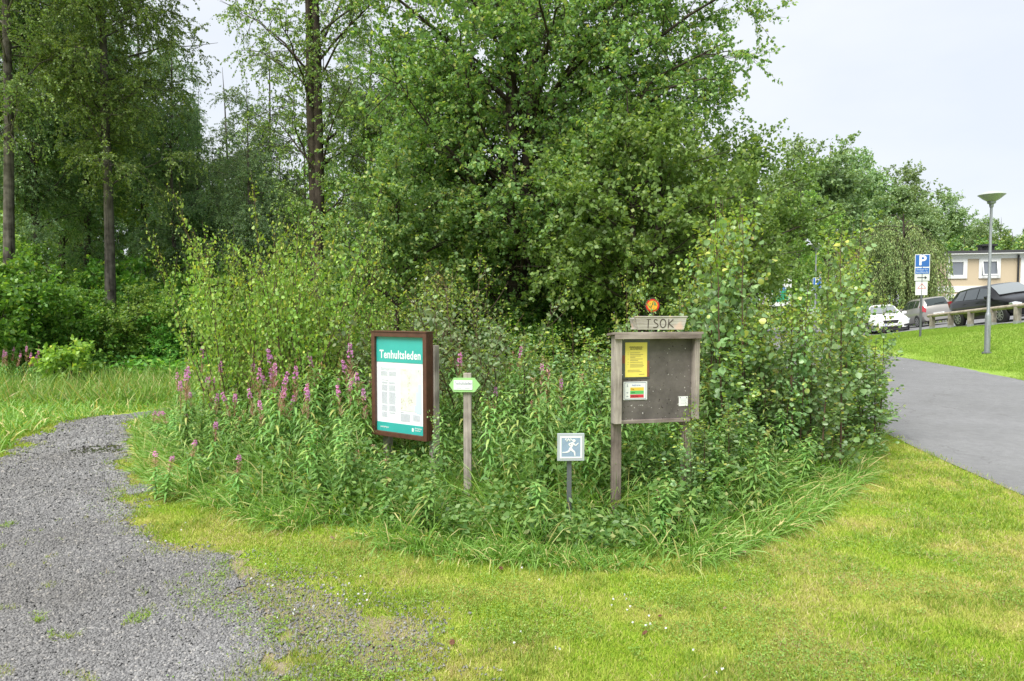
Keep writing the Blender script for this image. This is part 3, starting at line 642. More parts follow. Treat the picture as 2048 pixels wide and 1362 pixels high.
# ridge of trees on the right
far = [gen_tree('ridge_tree', 60+i, 14., .2, (0, 0, 8.2), (3.6, 3.4, 6.3), nl=34, ns=7, nt=6, nlf=12, leaf=(.24, .17), twig=1.0, droop=.1, lmat='leaf_far', limb_from=.1, sec=.28, wtwigs=False, flatten=1.) for i in range(2)]
thin = gen_tree('thin_ridge_tree', 66, 13., .2, (0, 0, 9), (2.6, 2.4, 4.6), nl=16, ns=5, nt=5, nlf=9, leaf=(.26, .19), twig=1., droop=.2, lmat='leaf_far', limb_from=.35, sec=.25, wtwigs=False)
for i, (px, d, ty, ms) in enumerate([(1600, 52, 300, 0), (1655, 50, 282, 1), (1705, 56, 325, 0), (1755, 62, 330, 1), (1800, 66, 350, 0), (1560, 58, 320, 1), (1845, 70, 395, 1), (1885, 76, 400, 0), (1925, 80, 425, 1), (1965, 84, 447, 0),
                                     (1830, 60, 420, 0), (2040, 92, 440, 2), (1998, 76, 418, 2), (2075, 90, 430, 1), (1960, 72, 460, 0)]):
    x, y, z = at(px, d); s = (ztop(ty, d)-z)/14.3
    far_lab = 'ridge tree against the pale sky behind the house and the weeping birch' if ms != 2 else 'thin see-through tree against the sky above the house roof'
    m = thin if ms == 2 else far[ms]
    place_tree('ridge_tree', m, far_lab, 'tree', (x, y, z), i*2.3, s*1.02, group='far ridge trees' if ms != 2 else 'thin far trees')
rb = gen_tree('round_tree', 71, 6., .15, (0, 0, 3.6), (3.2, 3, 2.6), nl=34, ns=7, nt=6, nlf=11, leaf=(.2, .15), twig=.6, droop=.1, lmat='leaf_main', sec=.26, wtwigs=False)
for px, d, ty, lab in [(1925, 60, 468, 'rounded light green tree just over the left end of the house roof'), (2020, 60, 458, 'bright green tree right of the lamp head over the house roof'), (2075, 58, 455, 'brownish green tree cut by the right border above the roof')]:
    x, y, z = at(px, d); place_tree('rounded_tree', rb, lab, 'tree', (x, y, z), px, (ztop(ty, d)-z)/6.1)

# weeping birch
def weeping(seed):
    g = np.random.default_rng(seed); h = 6.4; parts = []
    t = np.linspace(0, 1, 8); tl = np.stack([.12*np.sin(t*5), .1*np.cos(t*4), h*t-.1], -1)
    parts.append(tubes(tl[None], (.17*(1-t)+.03)[None], 8))
    nl = 34; az = g.random(nl)*6.283; rr = .6+2.3*g.random(nl)
    rr[0:6] = 2.6+.6*g.random(6)
    s0 = .45+.5*g.random(nl); S0, _ = lerp_poly(np.repeat(tl[None], nl, 0), s0[:, None]); S0 = S0[:, 0]
    apex = S0+np.stack([np.cos(az)*rr*.5, np.sin(az)*rr*.5, .8+1.1*g.random(nl)-.2*rr], -1)
    E = S0+np.stack([np.cos(az)*rr, np.sin(az)*rr, -.2-.25*rr], -1)
    tt = np.linspace(0, 1, 8)[None, :, None]
    limb = S0[:, None]*(1-tt)**2+2*apex[:, None]*tt*(1-tt)+E[:, None]*tt*tt
    parts.append(tubes(limb, np.repeat((.032*(1-.8*np.linspace(0, 1, 8)))[None], nl, 0), 5))
    ns = 40; s = .10+.90*g.random((nl, ns)); Q, _ = lerp_poly(limb, s); Q = Q.reshape(-1, 3)+g.normal(size=(nl*ns, 3))*.05; n = len(Q)
    Ls = np.minimum(np.repeat(.9+3.2*g.random(nl), ns)*(.6+.5*g.random(n)), Q[:, 2]-.3)
    out_ = nrm(np.stack([Q[:, 0], Q[:, 1], np.zeros(n)], -1)+rv(g, n)*.4)
    t6 = np.linspace(0, 1, 6)[None, :, None]
    st = Q[:, None]+out_[:, None]*.18*np.sqrt(t6)+np.array([0, 0, -1.])*Ls[:, None, None]*t6**1.15+g.normal(size=(n, 6, 3))*.03*t6
    parts.append(tubes(st, np.full((n, 6), .006), 3))
    V, f, ii = cat_parts(parts); wm = mesh_np('weeping_wood', V, f, M['bark'], smooth=True)
    k = 42; s = g.random((n, k)); A, ta = lerp_poly(st, s); A = A.reshape(-1, 3); ta = ta.reshape(-1, 3); na = len(A)
    D = nrm(ta+rv(g, na)*.35); V, f, ii = leaf_geo(A+rv(g, na)*.03, D, rv(g, na, .3), .13*(.6+.7*g.random(na)), .05*(.6+.7*g.random(na)), 'quad')
    return wm, mesh_np('weeping_leaves', V, f, M['leaf_weep'])
wb = weeping(3)
place_tree('weeping_birch', wb, 'weeping birch with hanging curtains of leaves beside the house', 'tree', at(1805, 43, -.1), 0, 1.14)
wr = place_tree('weeping_birch', weeping(4), 'smaller weeping birch half hidden left of the big weeping one', 'tree', at(1712, 44, -.1), 2, .98)

# shrubs (understorey)
def gen_shrub(seed, h, rad, leaf, lmat, kind='quad', nl=26, ns=6, nt=5, nlf=12, droop=.1, upright=.0):
    return gen_tree('shrub', seed, h*.8, .05, (0, 0, h*.52), (rad, rad, h*.5), nl=nl, ns=ns, nt=nt, nlf=nlf, leaf=leaf, kind=kind, twig=.35, droop=droop, lmat=lmat,
                    stems=((-.3, .1), (.3, -.1), (.05, .35)), limb_from=.06, sec=.3, flatten=1., shell=(.5, 1))
shA = gen_shrub(81, 2.9, 1.7, (.10, .07), 'leaf_dark'); shB = gen_shrub(82, 2.6, 1.6, (.085, .055), 'leaf_dark', nl=30); shC = gen_shrub(83, 3.4, 1.5, (.075, .05), 'leaf_back')
sp = [(-30, 15.5, 1.1, 0), (45, 16.2, 1.0, 0), (130, 16.8, .85, 1), (200, 17.5, .95, 1), (265, 18, .85, 2), (330, 18.5, .9, 1), (395, 18.2, .8, 2), (-90, 18, 1.4, 2), (90, 20, 1.3, 2), (210, 21, 1.3, 0), (300, 22, 1.3, 2), (385, 21, 1.1, 0), (460, 21, 1.2, 2), (540, 20, 1.1, 1), (610, 19, 1.1, 2),
      (690, 19, 1.1, 0), (770, 18.5, 1.1, 2), (850, 19, 1.1, 1), (930, 18, 1.0, 2), (1010, 19.5, 1.2, 0), (1090, 18.5, 1.0, 1), (1170, 19, 1.1, 2), (1250, 19, 1.1, 0), (1330, 20, 1.1, 2), (1410, 19.5, 1.1, 1), (1480, 20, 1.1, 2), (1400, 16.5, .9, 0), (1300, 16.5, .8, 1), (1180, 16.2, .7, 2), (960, 16, .75, 1), (1015, 14.3, .62, 0), (1085, 14.0, .58, 1), (1150, 14.4, .66, 0), (1215, 14.0, .6, 1), (1060, 15.6, .9, 1), (1140, 15.8, .95, 0), (860, 16, .8, 0), (770, 15.8, .7, 2), (640, 16, .8, 1)]
for i, (px, d, s, k) in enumerate(sp):
    lab = 'dark green shrub at the forest edge beyond the gravel path' if px < 640 else 'dark green shrub in the shade below the tallest wide-crowned tree'
    place_tree('shrub', (shA, shB, shC)[k], lab, 'shrub', at(px, d), i*2.1, s, group='shrubs along the forest edge' if px < 640 else 'shrubs below the tallest tree', crown='foliage', trunk='stems')
ysh = gen_shrub(88, 1.3, .75, (.12, .085), 'leaf_green', nl=14, ns=4, nt=4, nlf=8)
place_tree('shrub', ysh, 'small yellow-green sapling bush lit at the forest edge, left', 'shrub', at(122, 14.2), 0, .85, crown='foliage', trunk='stems')

# ------------------------------------------------------------------ saplings of the bed
def gen_sapling(seed, h, spread, nbr, lmat, tipmat, leaf=.062, per=16, shape='round', nst=1, asp=.95):
    g = np.random.default_rng(seed); parts = []; twigs = []
    for k in range(nst):
        az = g.random()*6.28 if nst > 1 else g.random()*6.28; ln = spread*(.3+.7*g.random()) if nst > 1 else spread*.12
        t = np.linspace(0, 1, 8)
        hh = h*(1 if k == 0 else .65+.3*g.random())
        bx = np.stack([np.cos(az)*ln*t**.8, np.sin(az)*ln*t**.8, hh*t-.03], -1)+np.cumsum(g.normal(size=(8, 3))*.012*h/2, 0)*t[:, None]
        bx[0] = (0, 0, -.03)
        parts.append(tubes(bx[None], (.011*h/2.5*(1-.82*t))[None], 5))
        nb = nbr
        s = .05+.87*(np.arange(nb)+g.random(nb))/nb; Q, _ = lerp_poly(bx[None], s[None]); Q = Q[0]
        a = g.random(nb)*6.283; Lb = (.42*spread*(1-.65*s)+.10)*(.7+.6*g.random(nb))
        dd = nrm(np.stack([np.cos(a), np.sin(a), .65+.5*g.random(nb)], -1))
        t5 = np.linspace(0, 1, 5)[None, :, None]
        br = Q[:, None]+dd[:, None]*Lb[:, None, None]*t5+np.array([0, 0, .22])*Lb[:, None, None]*t5**2
        parts.append(tubes(br, np.repeat((.0042*(1-.7*np.linspace(0, 1, 5)))[None], nb, 0), 3))
        twigs.append((br, .15)); twigs.append((np.array([lerp_poly(bx[None], np.linspace(.25, 1, 5)[None])[0][0]]), 0))
    V, f, ii = cat_parts(parts); wm = mesh_np('sapling_stem', V, f, M['twig'], smooth=True)
    ls = []
    for br, s0 in twigs:
        B = len(br); m = per if s0 else per*3
        s = s0+(1-s0)*(np.arange(m)[None]+g.random((B, m)))/m
        A, ta = lerp_poly(br, s); A = A.reshape(-1, 3); ta = ta.reshape(-1, 3); n = len(A); top = (A[:, 2]/h > .74) & (g.random(n) < .75) | (s.ravel() > .90) | (g.random(n) < .05)
        pet = rv(g, n, .2)*(.03+.02*g.random(n))[:, None]; D = nrm(rv(g, n)*.8+nrm(pet)*.7+np.array([0, 0, -.35])); N = rv(g, n, .75)
        sc = leaf*(.6+.55*g.random(n))*np.where(top, .55, 1)
        Vv, ff, _ = leaf_geo(A+pet, D, N, sc, sc*asp, shape)
        per_leaf = len(ff[0])//n
        mi = np.tile(top.astype(np.int32), per_leaf) if per_leaf == 2 else top.astype(np.int32)
        ls.append((Vv, ff, [mi]))
    V, f, ii = cat_parts(ls)
    return wm, mesh_np('sapling_leaves', V, f, [M[lmat], M[tipmat]], ii)
asp = [gen_sapling(100+i, 2.6, 1.0, 18, 'leaf_aspen', 'leaf_aspen_tip', .066, 20) for i in range(4)]
grn = [gen_sapling(110+i, 3.0, 2.0, 12, 'leaf_green', 'leaf_aspen_tip', .060, 20, nst=5) for i in range(3)]
wil = [gen_sapling(120+i, 2.2, 1.1, 15, 'leaf_willow', 'leaf_aspen_tip', .062, 14, nst=2, asp=.62) for i in range(3)]
def env(px, pts): return float(np.interp(px, [p[0] for p in pts], [p[1] for p in pts]))
def sapling(px, d, ty, lib, base_h, label, group, cat='sapling', wide=1.):
    x, y, z = at(px, d); h = ztop(ty, d)-z; k = rnd.randrange(len(lib))
    s = h/base_h
    r = place_tree('sapling', lib[k], label, cat, (x, y, z), rnd.random()*6.28, s, group=group, crown='leaves', trunk='stem')
    sxy = max(.75, min(1.25, s))*wide; r.scale = (sxy, sxy, s)
    return r
ENV_R = [(1330, 640), (1365, 560), (1400, 470), (1430, 405), (1490, 395), (1540, 440), (1590, 520), (1640, 520), (1680, 440), (1715, 440), (1750, 560), (1790, 700)]
for i in range(40):
    px = 1360+(i+rnd.random())/40*375; ty = env(px, ENV_R)+rnd.choice([0, 25, 60, 110, 170])*rnd.random()
    d = rnd.uniform(6.4, 9.4) if px < 1700 else rnd.uniform(7.2, 9.6)
    if 1505 < px < 1590 or 1608 < px < 1660: ty = max(ty, 600)
    sapling(px, d, ty, asp, 2.6, 'round-leaved aspen sapling in the dense clump right of the weathered notice board', 'aspen saplings right of the notice board')
for i in range(18):
    px = 1400+i*20+rnd.random()*15; sapling(px, rnd.uniform(6.6, 8.2) if px < 1650 else rnd.uniform(7.8, 8.8), 610+rnd.random()*120, asp, 2.6, 'round-leaved aspen sapling in the dense clump right of the weathered notice board', 'aspen saplings right of the notice board', wide=1.25)
for px, d, ty, lab in [(1432, 7.6, 398, 'tallest aspen sapling right of the notice board, its yellow tip over the clump'), (1497, 7.8, 392, 'tall aspen sapling with a yellow-green tip beside the tallest of the clump'), (1692, 8.0, 430, 'tall aspen sapling near the road in front of the weeping birches'), (1762, 8.6, 575, 'rightmost aspen sapling leaning out toward the road with yellow top leaves')]:
    sapling(px, d, ty, asp, 2.6, lab, None)
ENV_L = [(370, 560), (400, 470), (450, 450), (490, 405), (530, 420), (560, 345), (600, 450), (645, 450), (690, 520), (730, 560)]
for i in range(12):
    px = 470+(i+rnd.random())/12*245; ty = env(px, ENV_L)+rnd.random()*80
    sapling(px, rnd.uniform(7.8, 10.), ty, grn, 3.0, 'bright green sapling with spreading stems in the clump left of the trail map board', 'green saplings left of the map board', wide=.72)
for px, d, ty, lab in [(563, 8.6, 345, 'tallest bright green sapling with a long bare tip, left of the map board'), (492, 8.8, 405, 'bright green sapling with a thin yellow tip left of the tallest one'), (462, 8.8, 445, 'leftmost bright green sapling hanging over the fireweed')]:
    sapling(px, d, ty, grn, 3.0, lab, None, wide=.55)
ENV_M = [(700, 560), (760, 540), (800, 505), (860, 560), (940, 495), (985, 540), (1010, 600), (1040, 640), (1100, 665), (1160, 620), (1200, 660), (1240, 600), (1290, 560), (1340, 600)]
for i in range(42):
    px = 715+(i+rnd.random())/42*600; ty = env(px, ENV_M)-12+rnd.random()*85
    right = px > 1030
    if 1262 < px < 1348: continue
    sapling(px, rnd.uniform(7.6, 10.4), ty, wil if not right else asp, 2.2 if not right else 2.6,
            'grey-green willow sapling behind the trail map board and the arrow post' if not right else 'low round-leaved sapling between the arrow post and the notice board', 'grey willow saplings' if not right else 'low saplings between the signs', wide=1.15)
for px, d, ty in [(1700, 7.9, 650), (1722, 8.0, 700), (1742, 8.3, 690), (1760, 8.7, 740), (1735, 8.1, 790), (1690, 7.5, 770), (1765, 9.0, 690)]:
    sapling(px, d, ty, asp, 2.6, 'round-leaved aspen sapling in the dense clump right of the weathered notice board', 'aspen saplings right of the notice board', wide=1.1)
for px, d, ty in [(1385, 5.35, 835), (1300, 5.8, 870), (1340, 5.9, 850), (1420, 5.7, 830), (1455, 5.9, 800), (1490, 6.3, 760), (1270, 6.0, 880), (1375, 6.2, 860)]:
    sapling(px, d, ty, asp, 2.6, 'low round-leaved aspen growing around the right leg of the notice board', 'low aspens at the notice board', wide=.9)
for px, d, ty, lab in [(868, 6.0, 812, 'aspen shoot with pale leaves climbing before the lower right corner of the map board'), (965, 6.0, 800, 'aspen shoot touching the right side of the arrow post'), (1095, 5.9, 835, 'low aspen shoot left of the running figure sign'), (1390, 5.3, 790, 'thin aspen shoot reaching the white note on the notice board')]:
    sapling(px, d, ty, asp, 2.6, lab, None, wide=.42)
for px, d, ty, lab in [(1248, 6.6, 525, 'thin sapling with a pale yellow tip just left of the carved plank'), (1275, 6.8, 530, 'thin yellow-tipped sapling behind the carved plank'), (1312, 8.6, 570, 'thin aspen whose leaves cross the round red and yellow sign'), (1172, 6.2, 690, 'single pale-leaved shoot left of the notice board')]:
    sapling(px, d, ty, asp, 2.6, lab, None, wide=.6)

# ------------------------------------------------------------------ fireweed
def gen_fireweed(seed, h, flower=0, bud=0):
    """flower: height share of the pink spike; bud: yellow-green bud top"""
    g = np.random.default_rng(seed)
    t = np.linspace(0, 1, 7); ln = .10*g.normal(size=2)
    st = np.stack([ln[0]*t**1.6, ln[1]*t**1.6, h*t-.03], -1)
    V, f, ii = tubes(st[None], (.0045*(1-.7*t))[None], 5); wm = mesh_np('fireweed_stem', V, f, M['stem'], smooth=True)
    top = .66 if flower else .96
    n = 58 if flower else 74
    s = .12+(top-.12)*(np.arange(n)+g.random(n)*.5)/n; A, _ = lerp_poly(st[None], s[None]); A = A[0]
    a = np.arange(n)*2.4+g.random(n)*.5; up = .35+.9*(s > .75)*(s-.6)
    D = nrm(np.stack([np.cos(a), np.sin(a), up+.2*g.random(n)], -1))
    N = nrm(np.cross(np.cross(D, [0, 0, 1.]), D)+rv(g, n)*.25)
    L = (.155-.07*np.clip((s-.55)/.45, 0, 1))*(.8+.4*g.random(n))
    V, f, ii = leaf_geo(A, D, N, L, .025*(.8+.4*g.random(n)), 'blade', bend=.55+.45*g.random(n))
    lm = mesh_np('fireweed_leaves', V, f, M['fw_leaf'])
    fm = None
    if flower:
        parts = []
        n = 44; s = .64+.2*g.random(n); A = lerp_poly(st[None], s[None])[0][0]; a = g.random(n)*6.28
        D = nrm(np.stack([np.cos(a), np.sin(a), .8+g.random(n)*.6], -1))
        parts.append(leaf_geo(A, D, rv(g, n), .065*(.7+.5*g.random(n)), .0055, 'blade', idx=0, bend=-.1))
        n = 40; s = .83+.11*g.random(n)**.8; A = lerp_poly(st[None], s[None])[0][0]; a = g.random(n)*6.28
        C = A+np.stack([np.cos(a), np.sin(a), np.zeros(n)], -1)*(.026-.10*(s-.83))[:, None]
        for q in range(4):
            D = rv(g, n); parts.append(leaf_geo(C, D, rv(g, n), .014, .012, 'quad', idx=1))
        n = 26; s = .88+.12*g.random(n); A = lerp_poly(st[None], s[None])[0][0]; a = g.random(n)*6.28
        D = nrm(np.stack([np.cos(a), np.sin(a), .3+.8*g.random(n)], -1)); parts.append(leaf_geo(A, D, rv(g, n), .022, .005, 'quad', idx=0))
        V, f, ii = cat_parts(parts); fm = mesh_np('fireweed_flower', V, f, [M['fw_pod'], M['fw_pink']], ii)
    elif bud:
        n = 46; s = .82+.18*g.random(n); A = lerp_poly(st[None], s[None])[0][0]; a = g.random(n)*6.28
        D = nrm(np.stack([np.cos(a), np.sin(a), .5+g.random(n)], -1))
        V, f, ii = leaf_geo(A, D, rv(g, n), .04*(.6+.7*g.random(n)), .006, 'blade', bend=.1, idx=0)
        fm = mesh_np('fireweed_buds', V, f, [M['fw_pod'] if bud == 2 else M['fw_yel']])
    return wm, lm, fm
fwF = [gen_fireweed(200+i, 1.35, 1) for i in range(3)]; fwN = [gen_fireweed(210+i, 1.1, 0, 0) for i in range(3)]
fwB = [gen_fireweed(220+i, 1.05, 0, 1) for i in range(2)]+[gen_fireweed(225, 1.1, 0, 2)]
def fireweed(x, y, h, lib, label, group, bh, spike='flower_spike'):
    ms = rnd.choice(lib); r = thing('fireweed', label, 'wildflower', (x, y, Hz(x, y)), rnd.random()*6.28, group)
    s = h/bh; r.scale = (max(.8, s), max(.8, s), s); r.rotation_euler = (rnd.gauss(0, .06), rnd.gauss(0, .06), rnd.random()*6.28)
    link('stem', ms[0], r); link('foliage', ms[1], r)
    if ms[2]: link(spike, ms[2], r)
# flowering ones where the photo shows them: (px, py of the flower, distance)
FL = [(565, 715, 7.0), (590, 745, 6.9), (583, 775, 6.8), (537, 738, 7.4), (518, 740, 7.5), (540, 787, 6.8), (530, 810, 6.7), (512, 790, 7), (460, 795, 7.4), (480, 792, 7.3), (425, 792, 7.7), (420, 850, 6.6), (376, 825, 7.7), (377, 790, 8.6), (358, 750, 9.6),
      (300, 822, 8.6), (315, 828, 8.4), (337, 830, 8.2), (396, 762, 9), (378, 885, 6.3), (475, 912, 5.7), (330, 950, 6.0), (311, 955, 6.1), (720, 705, 7.2), (690, 785, 6.7), (725, 760, 6.8), (700, 770, 6.9), (733, 790, 6.6), (715, 735, 7.2),
      (878, 727, 7.4), (907, 715, 7.4), (1082, 740, 7.6), (1028, 705, 8.8), (988, 785, 7.2), (548, 752, 7.2), (605, 790, 6.6), (560, 800, 6.9), (1104, 745, 7.4), (1130, 770, 7.2)]
for px, py, d in FL:
    p = P(px, py, d); g0 = Hz(p.x, p.y); h = max(.45, (p.z-g0)/.86)
    zone = ('left part of the bed beside the gravel path', 'left') if px < 650 else ('middle of the bed around the trail map board', 'middle') if px < 960 else ('bed right of the arrow post', 'right')
    fireweed(p.x, p.y, h, fwF, 'pink-spiked fireweed in the '+zone[0], 'flowering fireweeds, '+zone[1], 1.35)
for i in range(20):
    px = rnd.uniform(285, 650); d = rnd.uniform(6.6, 9.2); x, y, z = at(px, d)
    if float(polydist(np.array([x]), np.array([y]), BED)[0]) < .25: continue
    fireweed(x, y, rnd.uniform(.95, 1.35), fwF, 'pink-spiked fireweed in the left part of the bed beside the gravel path', 'flowering fireweeds, left', 1.35)
for i in range(16):
    p = at(-15+i*5.5, rnd.uniform(13.5, 15.3)); fireweed(p[0], p[1], rnd.uniform(.85, 1.15), fwF, 'pink fireweed in the far row before the dark shrubs at the left edge', 'far fireweeds at the forest edge', 1.35)
def lowmax(px, d):
    px = np.asarray(px, float); d = np.asarray(d, float); h = np.full(np.broadcast(px, d).shape, 9.)
    for a, b, dm, m_ in [(880, 975, 5.8, .22), (975, 1100, 5.4, .42), (1095, 1195, 5.45, .20), (1195, 1300, 5.5, .15), (1300, 1420, 5.5, .42), (735, 885, 6.75, .44), (735, 885, 5.4, .5), (1340, 1420, 5.6, .40)]:
        h = np.where((px > a) & (px < b) & (d < dm), np.minimum(h, m_), h)
    return h
cnt = 0
while cnt < 285:
    px = rnd.uniform(255, 1690); d = 4.6+5.2*rnd.random()**1.3; x, y, z = at(px, d)
    dd = float(polydist(np.array([x]), np.array([y]), BED)[0])
    if dd < .22: continue
    lm_ = float(lowmax(px, d))
    if lm_ < .3: continue
    hmax = .46+.66*min(1, dd/1.4)
    hmax = min(hmax, lm_)
    lib, bh, lab, gr = (fwN, 1.1, 'flowerless fireweed with long narrow leaves', 'leafy') if rnd.random() < .6 else (fwB, 1.08, 'fireweed with yellowish or reddish budding tip', 'budding')
    zone = 'left of the trail map board' if px < 745 else 'between the map and notice boards' if px < 1225 else 'before and right of the notice board'
    fireweed(x, y, hmax*rnd.uniform(.8, 1.15), lib, lab+', '+zone, gr+' fireweeds '+zone, bh, 'bud_spike'); cnt += 1

# ------------------------------------------------------------------ tall grass, herbs
def bedmask(lo, hi):
    def fn(x, y): q = polydist(x, y, BED); return (q > lo) & (q < hi)
    return fn
def tallgrass(name, n, mask, x0, x1, y0, y1, h0, h1, wd, label, outward=True, clump=.35, gamma=1.3, bendr=(.25, 1.)):
    x, y = scatter(rng, n, x0, x1, y0, y1, mask, gamma)
    k = fnoise(x, y, clump, 31) > .36; x = x[k]; y = y[k]; n = len(x)
    p = np.stack([x, y, H(x, y)-.02], -1); d = rv(rng, n)*.6
    if outward:
        e = .05; q0 = polydist(x, y, BED); gx = (polydist(x+e, y, BED)-q0)/e; gy = (polydist(x, y+e, BED)-q0)/e
        d[:, 0] -= .35*gx; d[:, 1] -= .35*gy
    d[:, 2] = .75+.5*rng.random(n); d = nrm(d)
    L = (h0+(h1-h0)*rng.random(n)**1.3)
    if outward: L *= np.clip(.6+q0*1.0, .6, 1.15)
    L = np.minimum(L, lowmax(1024+x/y*F, y)*1.25)
    V, f, ii = leaf_geo(p, d, rv(rng, n), L, wd*(.6+.8*rng.random(n)), 'blade', bend=bendr[0]+(bendr[1]-bendr[0])*rng.random(n))
    return tag(link(name, mesh_np(name, V, f, M['tallgrass'])), label, 'grass', kind='stuff')
tallgrass('tall_grass', 42000, bedmask(-.10, 1.2), -7, 6, 3.8, 11, .28, .85, .008, 'long arching unmown grass along the front edge of the bed')
tallgrass('inner_grass', 16000, bedmask(.5, 9), -7, 6, 4.2, 13, .5, 1.05, .008, 'taller grass blades among the plants of the bed', outward=False)
def vergemask(x, y): return (polydist(x, y, PATH) < -.15) & (x < -5.2) & (y > 7.5) | (x > -8) & (x < -3) & (y > 12.2)
tallgrass('verge_grass', 42000, vergemask, -24, -2, 7.5, 20, .15, .55, .013, 'half-tall meadow grass along the far side of the gravel path', outward=False, clump=.6)
def herbs(name, n, x0, x1, y0, y1, mask, hmax, leaf, label, mat='herb'):
    x, y = scatter(rng, n, x0, x1, y0, y1, mask, 1.4); n = len(x)
    q = polydist(x, y, BED); hm = hmax*np.clip(.25+q/1.2, .2, 1)*(.55+.9*fnoise(x, y, .7, 44))
    hm = np.minimum(hm, lowmax(1024+x/y*F, y)*.9)
    z = H(x, y)+hm*np.sqrt(rng.random(n)); D = rv(rng, n); D[:, 2] = D[:, 2]*.5-.1
    V, f, ii = leaf_geo(np.stack([x, y, z], -1), nrm(D), rv(rng, n, .9), leaf*(.5+.8*rng.random(n)), leaf*.5*(.6+.8*rng.random(n)), 'quad')
    return tag(link(name, mesh_np(name, V, f, M[mat])), label, 'plants', kind='stuff')
herbs('ground_herbs', 60000, -7, 6, 4.2, 14, bedmask(.15, 9), .62, .06, 'low leafy herbs filling the bed between the taller plants')
def forestmask(x, y): return (y > np.where(x < -3, 16.2, 13.5)) & (x < np.interp(y, LY, LX)-.5) & (polydist(x, y, BED) < 0)
def meadow(x, y): return (x < -3) & (y > 11.8) & (polydist(x, y, BED) < -.2) & (polydist(x, y, PATH) < -.5)
tallgrass('meadow_grass', 34000, meadow, -24, -3, 11.8, 19, .35, .95, .012, 'rough tall meadow grass before the dark shrubs on the left', outward=False, clump=.5, gamma=1., bendr=(.1, .7))
herbs('forest_herbs', 60000, -26, 9.5, 13.5, 32, forestmask, 3.2, .16, 'dark undergrowth on the forest floor', 'leaf_dark')

# ------------------------------------------------------------------ trail map board
def board_frame(pl, pr):
    """root position, yaw and width from the two ends of a board"""
    d = pr-pl; return (pl+pr)/2, math.atan2(d.y, d.x), math.hypot(d.x, d.y)
pl = P(742, 668, 6.69); pr = P(852, 661, 6.29); cen, yaw, WD = board_frame(pl, pr)
gz = Hz(cen.x, cen.y); zt = cen.z-gz; HT = (P(742, 668, 6.69)-P(745, 873, 6.69)).z; zb = zt-HT
ib = thing('information_board', 'brown-framed trail map board with teal header reading Tenhultsleden, on wooden posts', 'notice board', (cen.x, cen.y, gz), yaw)
fw = .045; dp = .10
def frame_fn(bm):
    for s in (-1, 1): bm_box(bm, (s*(WD/2-fw/2), dp/2, (zt+zb)/2), (fw, dp, HT), None, .004)
    for z in (zt-fw/2, zb+fw/2): bm_box(bm, (0, dp/2-.002, z), (WD-2*fw+.001, dp-.006, fw), None, .003)
    for k in range(3): bm_box(bm, (WD/2+.0015, .025+.025*k, (zt+zb)/2), (.004, .006, HT-.02))
    bm_box(bm, (0, dp/2+.002, zt+.006), (WD+.012, dp+.016, .010), None, .002)
part('frame', frame_fn, M['brown'], ib)
pw = WD-2*fw; px0 = -pw/2; pz0 = zb+fw; ph = HT-2*fw; yf = .030
box_part('map_panel', (0, yf+.004, pz0+ph/2), (pw, .006, ph), M['paper'], ib, 0)
def uv(u, v): return px0+u*pw, pz0+ph*(1-v)
def R4(u0, u1, v0, v1): a = uv(u0, v1); b = uv(u1, v0); return (a[0], b[0], a[1], b[1])
rects('header_panel', [R4(0, 1, 0, .268)], yf-.001, M['teal'], ib, .002)
rects('footer_panel', [R4(0, 1, .905, 1)], yf-.001, M['teal'], ib, .002)
x0, z0 = uv(.5, .19); text_part('title', 'Tenhultsleden', .112, (x0, yf-.003, z0), M['white'], ib, sx=.78, bold=.0020)
ln = []
for v in np.arange(.325, .36, .012): ln.append(R4(.08, .42-.15*(v > .345), v, v+.005))
for v in np.arange(.365, .415, .0085): ln += [R4(.08, .235, v, v+.004), R4(.26, .42, v, v+.004)]
g = np.random.default_rng(4)
for v in np.arange(.475, .845, .0082):
    if int(v*1000) % 71 < 8: continue
    ln += [R4(.105, .105+.13*(.85+.15*g.random()), v, v+.0038)]
    if v < .81: ln += [R4(.26, .26+.15*(.85+.15*g.random()), v, v+.0038)]
for v in np.arange(.795, .875, .0085): ln += [R4(.50, .50+.2, v, v+.004)]+([R4(.76, .9, v, v+.004)] if v < .86 else [])
for grp in (lambda q: q[3] > uv(0, .45)[1], lambda q: q[3] <= uv(0, .45)[1] and q[0] < uv(.25, 0)[0], lambda q: q[3] <= uv(0, .45)[1] and uv(.25, 0)[0] <= q[0] < uv(.48, 0)[0], lambda q: q[0] >= uv(.48, 0)[0]):
    rects('text_block', [q for q in ln if grp(q)], yf-.0008, M['inklight'], ib)
rects('heading_print', [R4(.105, .25, .455, .461), R4(.5, .57, .78, .786)], yf-.001, M['ink'], ib)
mm = plain('printed_map', (.62, .66, .60), .35, 0, .14, 16); rects('printed_map', [R4(.50, .93, .325, .765)], yf-.0009, mm, ib)
rects('lake_print', [R4(.83, .93, .56, .78), R4(.87, .93, .48, .56), R4(.80, .83, .70, .765)], yf-.0014, plain('lake_print', (.50, .62, .74), .35, 0, .05), ib)
tr = []
u, v = .56, .35
for k in range(160):
    u = min(.9, max(.52, u+g.normal()*.02+.0012)); v = min(.74, max(.335, v+g.normal()*.012+.0018)); tr.append(R4(u, u+.012*g.random()+.002, v, v+.006*g.random()+.002))
rects('trail_print', tr, yf-.0018, plain('trail_print', (.52, .44, .33), .5), ib)
rects('compass_mark', [R4(.875, .885, .335, .355)], yf-.002, M['ink'], ib)
x0, z0 = uv(.08, .955); text_part('footer_text', 'jonkoping.se', .022, (x0, yf-.003, z0), M['white'], ib, 'LEFT')
x0, z0 = uv(.80, .945); text_part('footer_text', 'Jönköpings\nkommun', .020, (x0, yf-.003, z0), M['white'], ib, 'LEFT')
rects('crest', [R4(.74, .775, .935, .97)], yf-.0025, M['white'], ib)
